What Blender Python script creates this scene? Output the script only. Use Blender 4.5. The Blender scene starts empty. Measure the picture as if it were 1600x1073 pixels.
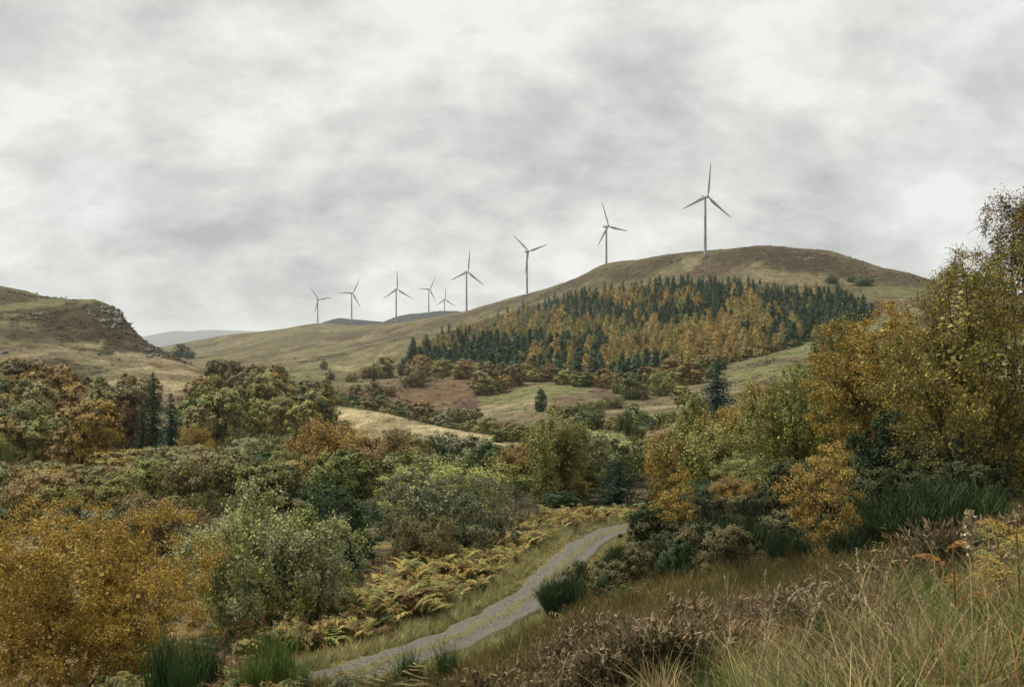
import bpy, math, random
import numpy as np

random.seed(11)
rng = np.random.default_rng(11)
R = math.radians
scene = bpy.context.scene
col = scene.collection

# ------------------------------------------------------------------ camera
F = 1600.0                      # focal length in photograph pixels (36 mm lens on 36 mm)
cam_d = bpy.data.cameras.new('camera')
cam = bpy.data.objects.new('camera', cam_d)
col.objects.link(cam)
cam.location = (0, 0, 0)
cam.rotation_euler = (R(90), 0, 0)
cam_d.lens = 36.0
cam_d.sensor_width = 36.0
cam_d.clip_start = 0.05
cam_d.clip_end = 60000
cam_d.dof.use_dof = True
cam_d.dof.focus_distance = 90
cam_d.dof.aperture_fstop = 11
scene.camera = cam

# ------------------------------------------------------------------ world: overcast sky
SUN_EL, SUN_AZ = R(57), R(-52)      # azimuth measured from +Y towards +X: sun high on the left
world = bpy.data.worlds.new('World')
scene.world = world
world.use_nodes = True


class NT:
    """tiny node-tree helper"""
    def __init__(self, tree):
        self.t = tree
        tree.nodes.clear()

    def n(self, kind, **kw):
        nd = self.t.nodes.new(kind)
        for k, v in kw.items():
            setattr(nd, k, v)
        return nd

    def put(self, sock, v):
        if hasattr(v, 'links') or isinstance(v, bpy.types.NodeSocket):
            self.t.links.new(v, sock)
        else:
            sock.default_value = v

    def math(self, op, a, b=0.0, c=None, clamp=False):
        nd = self.n('ShaderNodeMath', operation=op, use_clamp=clamp)
        self.put(nd.inputs[0], a)
        self.put(nd.inputs[1], b)
        if c is not None:
            self.put(nd.inputs[2], c)
        return nd.outputs[0]

    def mixc(self, f, a, b, blend='MIX'):
        nd = self.n('ShaderNodeMix', data_type='RGBA', blend_type=blend)
        self.put(nd.inputs[0], f)
        self.put(nd.inputs[6], a)
        self.put(nd.inputs[7], b)
        return nd.outputs[2]

    def noise(self, vec, scale, detail=4, rough=0.5, dist=0.0):
        nd = self.n('ShaderNodeTexNoise')
        if vec is not None:
            self.put(nd.inputs['Vector'], vec)
        nd.inputs['Scale'].default_value = scale
        nd.inputs['Detail'].default_value = detail
        nd.inputs['Roughness'].default_value = rough
        nd.inputs['Distortion'].default_value = dist
        return nd.outputs[0]

    def ramp(self, f, stops):
        nd = self.n('ShaderNodeValToRGB')
        el = nd.color_ramp.elements
        while len(el) < len(stops):
            el.new(0.5)
        for e, (p, c) in zip(el, stops):
            e.position = p
            e.color = c if len(c) == 4 else (*c, 1)
        self.put(nd.inputs[0], f)
        return nd.outputs[0]

    def maprange(self, v, a, b, c, d):
        nd = self.n('ShaderNodeMapRange')
        self.put(nd.inputs[0], v)
        for i, x in enumerate((a, b, c, d)):
            nd.inputs[1 + i].default_value = x
        return nd.outputs[0]


w = NT(world.node_tree)
tc = w.n('ShaderNodeTexCoord')
sep = w.n('ShaderNodeSeparateXYZ')
w.put(sep.inputs[0], tc.outputs['Generated'])
zz = w.math('ADD', w.math('MAXIMUM', sep.outputs[2], 0.0), 0.55)
comb = w.n('ShaderNodeCombineXYZ')
w.put(comb.inputs[0], w.math('DIVIDE', sep.outputs[0], zz))
w.put(comb.inputs[1], w.math('DIVIDE', sep.outputs[1], zz))
comb.inputs[2].default_value = 3.7
mp = w.n('ShaderNodeMapping')
mp.inputs['Location'].default_value = (2.3, 0.4, 0)
mp.inputs['Scale'].default_value = (0.85, 1.0, 1)
w.put(mp.inputs[0], comb.outputs[0])
big = w.noise(mp.outputs[0], 1.9, 2, 0.5, 0.3)
mid = w.noise(mp.outputs[0], 5.8, 12, 0.61, 0.12)
bil = w.noise(mp.outputs[0], 4.7, 9, 0.56, 0.1)
bil = w.math('SUBTRACT', 1.0, w.math('MULTIPLY', w.math('ABSOLUTE', w.math('SUBTRACT', bil, 0.5)), 2.0))
cl = w.math('ADD', w.math('MULTIPLY', big, 0.25), w.math('MULTIPLY', mid, 0.60))
cl = w.math('ADD', cl, w.math('MULTIPLY', w.math('SUBTRACT', bil, 0.45), 0.20))
K = 7.0
cloud = w.ramp(cl, [(0.37, (0.51 * K / 10, 0.515 * K / 10, 0.52 * K / 10)), (0.46, (0.67 * K / 10, 0.675 * K / 10, 0.67 * K / 10)),
                    (0.53, (0.81 * K / 10, 0.81 * K / 10, 0.80 * K / 10)), (0.595, (0.95 * K / 10, 0.94 * K / 10, 0.925 * K / 10))])
cloud = w.mixc(1.0, cloud, (9.2, 9.2, 9.05, 1), 'MULTIPLY')
sky = w.n('ShaderNodeTexSky', sky_type='NISHITA', sun_disc=False)
sky.sun_elevation = SUN_EL
sky.sun_rotation = SUN_AZ
thin = w.noise(mp.outputs[0], 1.8, 3, 0.5, 0.0)
cover = w.maprange(thin, 0.54, 0.72, 1.0, 0.80)
skymix = w.mixc(cover, sky.outputs[0], cloud)
bg = w.n('ShaderNodeBackground')
w.put(bg.inputs[0], skymix)
bg.inputs[1].default_value = 0.1
wo = w.n('ShaderNodeOutputWorld')
w.put(wo.inputs[0], bg.outputs[0])

# ------------------------------------------------------------------ sun (veiled by cloud)
sd = bpy.data.lights.new('sun', 'SUN')
sd.energy = 3.8
sd.angle = R(4)
sd.color = (1.0, 0.95, 0.87)
so = bpy.data.objects.new('sun', sd)
col.objects.link(so)
so.rotation_euler = (R(90) - SUN_EL, 0, -SUN_AZ + R(180))

scene.view_settings.view_transform = 'Standard'
scene.view_settings.look = 'None'
scene.view_settings.gamma = 1.0
scene.view_settings.use_curve_mapping = False
scene.view_settings.exposure = 0.55
cy = scene.cycles
cy.max_bounces = 5
cy.diffuse_bounces = 1
cy.glossy_bounces = 1
cy.transmission_bounces = 3
cy.volume_bounces = 1
cy.transparent_max_bounces = 4
cy.use_denoising = True


# ------------------------------------------------------------------ helpers
def world_pt(px, py, Y):
    return np.array([(px - 800) / F * Y, Y, (536.5 - py) / F * Y])


def hash2(xi, yi, seed):
    h = (xi.astype(np.int64) * 374761393 + yi.astype(np.int64) * 668265263 + seed * 144665) & 0xFFFFFFFF
    h = ((h ^ (h >> 13)) * 1274126177) & 0xFFFFFFFF
    h = h ^ (h >> 16)
    return (h & 0xFFFFFF) / float(0xFFFFFF)


def vnoise(x, y, seed=0):
    x = np.asarray(x, float)
    y = np.asarray(y, float)
    xi, yi = np.floor(x), np.floor(y)
    fx, fy = x - xi, y - yi
    fx = fx * fx * (3 - 2 * fx)
    fy = fy * fy * (3 - 2 * fy)
    a, b = hash2(xi, yi, seed), hash2(xi + 1, yi, seed)
    c, d = hash2(xi, yi + 1, seed), hash2(xi + 1, yi + 1, seed)
    return (a * (1 - fx) + b * fx) * (1 - fy) + (c * (1 - fx) + d * fx) * fy


def fbm(x, y, seed=0, octs=4):
    s, a, t = 0.0, 0.5, 0.0
    for i in range(octs):
        s = s + a * vnoise(x * 2 ** i, y * 2 ** i, seed + 17 * i)
        t += a
        a *= 0.55
    return s / t


def make_mesh(name, verts, faces, mats=(), colr=None, smooth=False, midx=None):
    verts = np.ascontiguousarray(verts, dtype=np.float32)
    faces = np.ascontiguousarray(faces, dtype=np.int32)
    me = bpy.data.meshes.new(name)
    nf, k = faces.shape
    me.vertices.add(len(verts))
    me.vertices.foreach_set('co', verts.ravel())
    me.loops.add(nf * k)
    me.loops.foreach_set('vertex_index', faces.ravel())
    me.polygons.add(nf)
    me.polygons.foreach_set('loop_start', np.arange(0, nf * k, k, dtype=np.int32))
    if smooth:
        me.polygons.foreach_set('use_smooth', np.ones(nf, dtype=bool))
    for m in mats:
        me.materials.append(m)
    if midx is not None:
        me.polygons.foreach_set('material_index', np.asarray(midx, dtype=np.int32))
    if colr is not None:
        at = me.color_attributes.new('col', 'FLOAT_COLOR', 'POINT')
        c4 = np.ones((len(verts), 4), np.float32)
        c4[:, :3] = colr
        at.data.foreach_set('color', c4.ravel())
    me.update(calc_edges=True)
    me.validate()
    return me


def obj(name, me, parent=None, loc=(0, 0, 0), rotz=0.0, scale=None):
    o = bpy.data.objects.new(name, me)
    col.objects.link(o)
    o.location = loc
    o.rotation_euler = (0, 0, rotz)
    if scale is not None:
        o.scale = scale if hasattr(scale, '__len__') else (scale,) * 3
    o.parent = parent
    return o


def tag(o, label=None, cat=None, group=None, kind=None):
    if label:
        o['label'] = label
    if cat:
        o['category'] = cat
    if group:
        o['group'] = group
    if kind:
        o['kind'] = kind
    return o


def tubes(polys, sides=5):
    V, Q, off = [], [], 0
    ang = np.arange(sides) / sides * 2 * np.pi
    ca, sa = np.cos(ang), np.sin(ang)
    for pts, rad in polys:
        pts = np.asarray(pts, float)
        n = len(pts)
        d = np.gradient(pts, axis=0)
        d /= np.linalg.norm(d, axis=1, keepdims=True) + 1e-9
        ref = np.where(np.abs(d[:, 2:3]) > 0.9, np.array([[1.0, 0, 0]]), np.array([[0, 0, 1.0]]))
        a = np.cross(d, ref)
        a /= np.linalg.norm(a, axis=1, keepdims=True) + 1e-9
        b = np.cross(d, a)
        rad = np.asarray(rad, float).reshape(-1, 1, 1)
        ring = pts[:, None, :] + rad * (a[:, None, :] * ca[None, :, None] + b[:, None, :] * sa[None, :, None])
        V.append(ring.reshape(-1, 3))
        i = np.arange(n - 1)[:, None] * sides
        j = np.arange(sides)[None, :]
        j2 = (j + 1) % sides
        q = np.stack([i + j, i + j2, i + sides + j2, i + sides + j], -1).reshape(-1, 4) + off
        Q.append(q)
        off += n * sides
    return np.concatenate(V), np.concatenate(Q)


def leaf_quads(c, nrm, size, aspect=0.55, axis=None, r=rng):
    """one rhombus leaf at every point c, facing about nrm"""
    n = len(c)
    nrm = nrm / (np.linalg.norm(nrm, axis=1, keepdims=True) + 1e-9)
    if axis is None:
        axis = r.normal(size=(n, 3))
    a = axis - nrm * np.sum(axis * nrm, 1, keepdims=True)
    a /= np.linalg.norm(a, axis=1, keepdims=True) + 1e-9
    b = np.cross(nrm, a)
    s = np.asarray(size).reshape(-1, 1) * np.ones((n, 1))
    k = 0.5 * aspect * s
    V = np.stack([c - a * s * 0.5, c + b * k, c + a * s * 0.5, c - b * k], 1).reshape(-1, 3)
    Q = np.arange(4 * n).reshape(-1, 4)
    return V, Q


def merge(parts):
    V, Q, off = [], [], 0
    for v, q in parts:
        V.append(v)
        Q.append(q + off)
        off += len(v)
    return np.concatenate(V), np.concatenate(Q)


# ------------------------------------------------------------------ materials
def new_mat(name):
    m = bpy.data.materials.new(name)
    m.use_nodes = True
    return m, NT(m.node_tree)


def finish(t, bsdf):
    o = t.n('ShaderNodeOutputMaterial')
    t.put(o.inputs[0], bsdf)


def principled(t, color, rough=0.8, spec=0.2, normal=None):
    p = t.n('ShaderNodeBsdfPrincipled')
    t.put(p.inputs['Base Color'], color)
    t.put(p.inputs['Roughness'], rough)
    t.put(p.inputs['Specular IOR Level'], spec)
    if normal is not None:
        t.put(p.inputs['Normal'], normal)
    return p.outputs[0]


def foliage_mat(name, source='object', lo=0.38, hi=2.0, translucent=0.24, nscale=0.5, hue=0.016):
    m, t = new_mat(name)
    geo = t.n('ShaderNodeNewGeometry')
    rnd = geo.outputs['Random Per Island']
    if source == 'object':
        oi = t.n('ShaderNodeObjectInfo')
        at = t.n('ShaderNodeAttribute', attribute_type='OBJECT', attribute_name='tint')
        tcn = t.n('ShaderNodeTexCoord')
        nz = t.noise(tcn.outputs['Object'], nscale, 2, 0.5)
        f = t.maprange(t.math('ADD', nz, t.math('MULTIPLY', rnd, 0.25)), 0.48, 0.80, 0, 1)
        base = t.mixc(f, oi.outputs['Color'], at.outputs['Color'])
    else:
        at = t.n('ShaderNodeAttribute', attribute_type='GEOMETRY', attribute_name='col')
        base = at.outputs['Color']
    hsv = t.n('ShaderNodeHueSaturation')
    t.put(hsv.inputs['Color'], base)
    r2 = t.math('FRACT', t.math('MULTIPLY', rnd, 37.31))
    t.put(hsv.inputs['Hue'], t.maprange(r2, 0, 1, 0.5 - hue, 0.5 + hue))
    t.put(hsv.inputs['Value'], t.maprange(rnd, 0, 1, lo, hi))
    hsv.inputs['Saturation'].default_value = 1.08
    c = hsv.outputs[0]
    p = principled(t, c, 0.65, 0.12)
    tr = t.n('ShaderNodeBsdfTranslucent')
    t.put(tr.inputs[0], c)
    mx = t.n('ShaderNodeMixShader')
    mx.inputs[0].default_value = translucent
    t.put(mx.inputs[1], p)
    t.put(mx.inputs[2], tr.outputs[0])
    finish(t, mx.outputs[0])
    return m


M_LEAF = foliage_mat('leaf', lo=0.45, hi=1.9, translucent=0.14)
M_FAR = foliage_mat('distant_leaf', lo=0.80, hi=1.40, translucent=0.05, nscale=0.2, hue=0.010)
M_NEEDLE = foliage_mat('needle', lo=0.6, hi=1.35, translucent=0.12, nscale=0.2, hue=0.015)
M_STEMGREEN = foliage_mat('broom_stem', lo=0.5, hi=1.5, translucent=0.1, nscale=1.5, hue=0.02)
M_VEG = foliage_mat('ground_vegetation', source='vcol', lo=0.55, hi=1.6, translucent=0.25, hue=0.02)


def bark_mat(name, c1, c2, scale=8.0, band=False):
    m, t = new_mat(name)
    tcn = t.n('ShaderNodeTexCoord')
    mpn = t.n('ShaderNodeMapping')
    mpn.inputs['Scale'].default_value = (1, 1, 3.0 if band else 0.35)
    t.put(mpn.inputs[0], tcn.outputs['Object'])
    nz = t.noise(mpn.outputs[0], scale, 5, 0.6)
    c = t.mixc(t.maprange(nz, 0.42, 0.6, 0, 1), c1, c2)
    b = t.n('ShaderNodeBump')
    b.inputs['Strength'].default_value = 0.5
    b.inputs['Distance'].default_value = 0.02
    t.put(b.inputs['Height'], nz)
    finish(t, principled(t, c, 0.9, 0.1, b.outputs[0]))
    return m


M_BARK = bark_mat('bark', (0.055, 0.045, 0.036, 1), (0.11, 0.095, 0.08, 1))
M_BIRCH = bark_mat('birch_bark', (0.42, 0.40, 0.36, 1), (0.09, 0.075, 0.065, 1), 3.0, True)
M_TWIG = bark_mat('grey_twig', (0.14, 0.12, 0.10, 1), (0.22, 0.19, 0.16, 1))

# ------------------------------------------------------------------ terrain height
CP = [  # photograph x, y of the bare ground and its distance
    # near bank under the camera
    (800, 5100, 0.6), (1600, 1180, 3.0), (1600, 1000, 5.5), (1600, 895, 9), (2400, 960, 8), (3000, 780, 14), (1500, 925, 12), (1350, 960, 12),
    (1150, 1010, 11), (980, 1035, 11), (1000, 1140, 7), (1300, 1085, 6), (800, 1170, 9), (540, 1170, 14), (200, 1350, 11), (-600, 1250, 12),
    (-600, 1040, 30), (950, 975, 22), (870, 1030, 20), (750, 1065, 22), (640, 1105, 20), (430, 1085, 22), (230, 1095, 22), (0, 1100, 24),
    # track and valley side
    (520, 1066, 30), (664, 1016, 36), (760, 975, 41), (830, 930, 46), (880, 880, 54), (930, 840, 64), (980, 822, 70), (1060, 812, 76),
    (140, 1085, 28), (420, 985, 40), (640, 965, 42), (770, 885, 56), (560, 905, 52), (300, 960, 42), (0, 980, 40), (-500, 900, 50),
    (1000, 900, 36), (1070, 880, 40), (1150, 860, 38), (1290, 880, 27), (1450, 810, 33), (1600, 790, 36), (1700, 760, 44), (2200, 700, 50),
    (1200, 800, 54), (1370, 790, 50), (1400, 730, 72), (1600, 720, 75), (1300, 700, 110), (1600, 650, 130), (2200, 600, 130),
    (1300, 640, 200), (1250, 615, 290), (1600, 600, 250), (2200, 560, 260),
    # valley floor
    (690, 890, 60), (700, 835, 76), (820, 800, 85), (900, 790, 86), (970, 775, 95), (1100, 755, 110), (600, 800, 100), (250, 850, 70),
    (200, 800, 120), (350, 785, 128), (0, 820, 110), (-500, 760, 120), (60, 760, 170), (500, 735, 190), (600, 730, 190), (700, 725, 170),
    (850, 725, 175), (1000, 710, 180), (1150, 690, 180), (0, 745, 195), (250, 720, 220), (120, 705, 240), (-500, 660, 240),
    (400, 660, 310), (480, 645, 320),
    # pale spur
    (490, 628, 330), (580, 648, 300), (680, 668, 265), (800, 691, 230), (560, 665, 290), (660, 690, 240),
    (520, 642, 400), (640, 664, 380), (760, 684, 330), (860, 660, 360), (950, 652, 380), (1050, 640, 380), (1000, 668, 300), (930, 690, 250),
    (1090, 670, 250), (1150, 620, 400),
    # far side of the valley
    (560, 640, 480), (660, 640, 480), (760, 635, 480), (850, 615, 500), (700, 605, 620), (600, 605, 680), (540, 612, 680), (900, 600, 580),
    (1000, 595, 570), (1100, 585, 580), (1180, 562, 620), (1260, 540, 640), (1230, 575, 520), (1330, 560, 560),
    (470, 585, 850), (430, 580, 900), (390, 576, 950), (520, 585, 850), (650, 578, 850), (750, 580, 750),
    # left hill
    (-500, 380, 700), (0, 446, 600), (60, 463, 560), (120, 465, 545), (150, 471, 530), (168, 477, 525), (182, 484, 518), (193, 502, 505), (203, 516, 497), (220, 530, 490), (245, 550, 478),
    (310, 577, 450), (350, 590, 430), (0, 500, 480), (100, 515, 470), (0, 555, 410), (100, 570, 390), (200, 585, 380), (270, 597, 370),
    (200, 532, 565), (225, 552, 550), (245, 570, 540), (285, 592, 520), (320, 598, 500), (165, 502, 610), (100, 482, 650), (40, 472, 680),
    (170, 540, 455), (-500, 500, 420), (0, 620, 320), (200, 640, 310), (340, 620, 350),
    (-500, 440, 1200), (0, 500, 1000), (150, 560, 900), (270, 580, 800), (330, 585, 700), (400, 590, 600),
    # turbine hill
    (655, 546, 900), (850, 478, 1200), (950, 458, 1100), (1060, 446, 1000), (1180, 450, 960), (1300, 450, 950), (1350, 488, 800), (1250, 525, 720),
    (1180, 548, 650), (900, 585, 650), (960, 520, 860), (800, 535, 900), (1050, 515, 800), (1150, 500, 800), (1400, 465, 900), (1500, 500, 800),
    (430, 520, 2600), (460, 511, 2600), (496, 505, 2560), (549, 509, 2370), (619, 505, 2080), (670, 496, 1950), (729, 485, 1780), (780, 470, 1720), (824, 460, 1680),
    (870, 447, 1600), (948, 414, 1524), (1000, 405, 1400), (1050, 401, 1280), (1103, 397, 1200), (1145, 389, 1170), (1190, 384, 1150), (1240, 390, 1140),
    (1300, 394, 1130), (1350, 412, 1100), (1430, 433, 1050), (1600, 470, 1000), (2200, 500, 1000),
    (290, 548, 2100), (330, 528, 2500), (380, 522, 2600), (380, 560, 1500), (450, 545, 1600), (600, 540, 1300), (700, 512, 1450), (760, 500, 1400), (500, 562, 1150),
    (320, 572, 1400),
    (1125, 395, 1190), (1155, 386, 1165), (1172, 384, 1155), (1210, 385, 1150), (1262, 393, 1140), (1284, 391, 1135), (1342, 408, 1105), (1390, 424, 1070),
    # behind the skyline
    (1000, 420, 1750), (1060, 414, 1600), (1110, 410, 1450), (1160, 400, 1330), (1200, 397, 1310), (1300, 408, 1290), (900, 440, 1900), (430, 535, 3000), (360, 545, 2850), (480, 520, 2950),
    (1190, 420, 1600), (1430, 470, 1500), (948, 440, 2100), (729, 510, 2400), (549, 535, 3000), (430, 556, 3400), (1100, 500, 3500), (300, 560, 3400), (360, 560, 3000),
    (1600, 510, 2500), (-500, 500, 3000), (0, 555, 3000), (-500, 548, 12000), (300, 548, 12000), (800, 548, 12000), (1600, 548, 12000), (2200, 548, 12000),
]
CPW = np.array([world_pt(*c) for c in CP])


def feat(X, Y):
    return np.stack([2.0 * X / (Y + 6.0), np.log(np.maximum(Y + 6.0, 0.5))], -1)


def tps(r2):
    return 0.5 * r2 * np.log(r2 + 1e-12)


_A = feat(CPW[:, 0], CPW[:, 1])
_b = CPW[:, 2] / (CPW[:, 1] + 10.0)
_n = len(_A)
_K = tps(((_A[:, None] - _A[None]) ** 2).sum(-1)) + np.eye(_n) * 3e-5
_P = np.concatenate([np.ones((_n, 1)), _A], 1)
_S = np.zeros((_n + 3, _n + 3))
_S[:_n, :_n] = _K
_S[:_n, _n:] = _P
_S[_n:, :_n] = _P.T
_W = np.linalg.solve(_S, np.concatenate([_b, np.zeros(3)]))


def height_raw(X, Y):
    Q = feat(X.ravel(), Y.ravel())
    out = np.empty(len(Q))
    for i in range(0, len(Q), 20000):
        q = Q[i:i + 20000]
        d2 = ((q[:, None, 0] - _A[None, :, 0]) ** 2 + (q[:, None, 1] - _A[None, :, 1]) ** 2)
        out[i:i + 20000] = tps(d2) @ _W[:_n] + _W[_n] + q @ _W[_n + 1:]
    return (out * (Y.ravel() + 10.0)).reshape(X.shape)


# the track's centre line
PATH_PX = [(425, 1085, 27.0), (530, 1060, 30.5), (610, 1034, 33.5), (690, 1008, 37), (770, 971, 41), (830, 932, 46), (868, 897, 51), (897, 868, 56.5), (925, 846, 62), (962, 829, 67.5),
           (1020, 819, 71.5), (1100, 812, 75)]
_pp = np.array([world_pt(*p) for p in PATH_PX])
_tt = np.linspace(0, len(_pp) - 1, 160)


def catmull(P, t):
    i = np.clip(np.floor(t).astype(int), 0, len(P) - 2)
    f = (t - i)[:, None]
    p0, p1, p2, p3 = P[np.clip(i - 1, 0, None)], P[i], P[i + 1], P[np.clip(i + 2, None, len(P) - 1)]
    return 0.5 * ((2 * p1) + (p2 - p0) * f + (2 * p0 - 5 * p1 + 4 * p2 - p3) * f ** 2 + (3 * p1 - p0 - 3 * p2 + p3) * f ** 3)


PATH = catmull(_pp, _tt)


def path_dist(X, Y):
    """distance to the centre line, its height there and side (+ right)"""
    d = np.full(X.shape, 1e9)
    z = np.zeros(X.shape)
    for p in PATH:
        dd = (X - p[0]) ** 2 + (Y - p[1]) ** 2
        k = dd < d
        d = np.where(k, dd, d)
        z = np.where(k, p[2], z)
    return np.sqrt(d), z


def sm(a, b, x):
    t = np.clip((x - a) / (b - a), 0, 1)
    return t * t * (3 - 2 * t)


U = np.concatenate([np.linspace(-1.7, -0.62, 30)[:-1], np.linspace(-0.58, 0.58, 360), np.linspace(0.62, 1.7, 30)[1:]])
V_ = np.concatenate([np.linspace(0, math.log(14), 50)[:-1], np.linspace(math.log(14), math.log(2700), 400), np.linspace(math.log(2700), math.log(12006), 50)[1:]])
UU, VV = np.meshgrid(U, V_)
GY = np.exp(VV) - 6.0
GX = UU * (GY + 6.0)
GZ = height_raw(GX, GY)
# relief: knolls and hollows at every scale the sheet can carry
for wl, amp, sd_ in ((160, 3.6, 3), (70, 2.4, 5), (30, 1.1, 7), (12, 0.35, 9), (5, 0.16, 12), (2.0, 0.07, 14)):
    vis = sm(2.0, 4.0, wl / (0.0095 * (GY + 6.0) + 0.02)) * sm(1.5, 5, (GY + 6.0) / wl * 2.2)
    GZ += (fbm(GX / wl, GY / wl, sd_, 2) - 0.5) * 2 * amp * vis
# banding of slumped turf on the far slopes
ter = (vnoise(GX / 90 + GZ * 0.02, GZ / 7.0 + GY / 160, 31) - 0.5) * 2.3 * sm(380, 520, GY) * sm(3200, 2200, GY)
GZ += ter
pd, pz = path_dist(GX[GY[:, 0] < 110], GY[GY[:, 0] < 110])
nr = pd.shape[0]
kk = 1 - sm(1.5, 4.0, pd)
GZ[:nr] = GZ[:nr] * (1 - kk) + (pz - 0.05) * kk


def ground_z(X, Y):
    X = np.atleast_1d(np.asarray(X, float))
    Y = np.atleast_1d(np.asarray(Y, float))
    fu = np.interp(X / (Y + 6.0), U, np.arange(len(U)))
    fv = np.interp(np.log(np.maximum(Y + 6.0, 1.0)), V_, np.arange(len(V_)))
    iu = np.clip(fu.astype(int), 0, len(U) - 2)
    iv = np.clip(fv.astype(int), 0, len(V_) - 2)
    a, b = fu - iu, fv - iv
    return (GZ[iv, iu] * (1 - a) + GZ[iv, iu + 1] * a) * (1 - b) + (GZ[iv + 1, iu] * (1 - a) + GZ[iv + 1, iu + 1] * a) * b


def ground_hit(px, py, y0=2.0, y1=4000.0):
    """world point where the line of sight first meets the ground beyond y0"""
    Ys = np.geomspace(y0, y1, 900)
    Xs = (px - 800) / F * Ys
    d = (536.5 - py) / F * Ys - ground_z(Xs, Ys)
    k = np.where((d[1:] <= 0) & (d[:-1] > 0))[0]
    if len(k) == 0:
        k = [int(np.argmin(np.abs(d / Ys)))]
        return np.array([Xs[k[0]], Ys[k[0]], ground_z(Xs[k[0]], Ys[k[0]])[0]])
    i = k[0]
    f = d[i] / (d[i] - d[i + 1] + 1e-12)
    Yh = Ys[i] + f * (Ys[i + 1] - Ys[i])
    Xh = (px - 800) / F * Yh
    return np.array([Xh, Yh, ground_z(Xh, Yh)[0]])


# ------------------------------------------------------------------ ground colours (turf, heather, bracken, litter)
STRAW, OLIVE, BROWN = np.array([0.235, 0.195, 0.108]), np.array([0.125, 0.108, 0.056]), np.array([0.10, 0.073, 0.042])
HEATH, RUST, GREEN = np.array([0.050, 0.041, 0.023]), np.array([0.125, 0.082, 0.046]), np.array([0.145, 0.150, 0.062])
LITTER, TAWNY = np.array([0.055, 0.045, 0.024]), np.array([0.15, 0.105, 0.042])


def mixn(a, b, f):
    f = np.clip(f, 0, 1)[..., None]
    return a * (1 - f) + b * f


n1 = fbm(GX / 60, GY / 60, 41, 4)
n2 = fbm(GX / 14, GY / 14, 43, 4)
n3 = fbm(GX / 25 + GZ * 0.05, GZ / 5 + GY / 60, 47, 3)      # streaks along the slope
n4 = fbm(GX / 4, GY / 4, 49, 3)
GC = mixn(OLIVE + 0 * GX[..., None], STRAW, sm(0.42, 0.68, n3 * 0.5 + n2 * 0.5))
GC = mixn(GC, BROWN, sm(0.46, 0.60, n1 * 0.6 + n3 * 0.4) * 0.65)
GC = mixn(GC, HEATH * 1.2, sm(0.56, 0.64, fbm(GX / 32 + 9, GY / 55, 57, 4)) * 0.7)
GC = mixn(GC, GREEN, sm(0.55, 0.7, fbm(GX / 40, GY / 40, 53, 3)) * 0.6)
near = sm(330, 150, GY)
GC = mixn(GC, LITTER, near * sm(60, 95, GY) * 0.85)
nearc = mixn(mixn(TAWNY + 0 * GX[..., None], OLIVE * 0.9, sm(0.4, 0.6, n4)), LITTER, sm(0.5, 0.62, n2))
GC = mixn(GC, nearc, sm(95, 60, GY))
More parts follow.
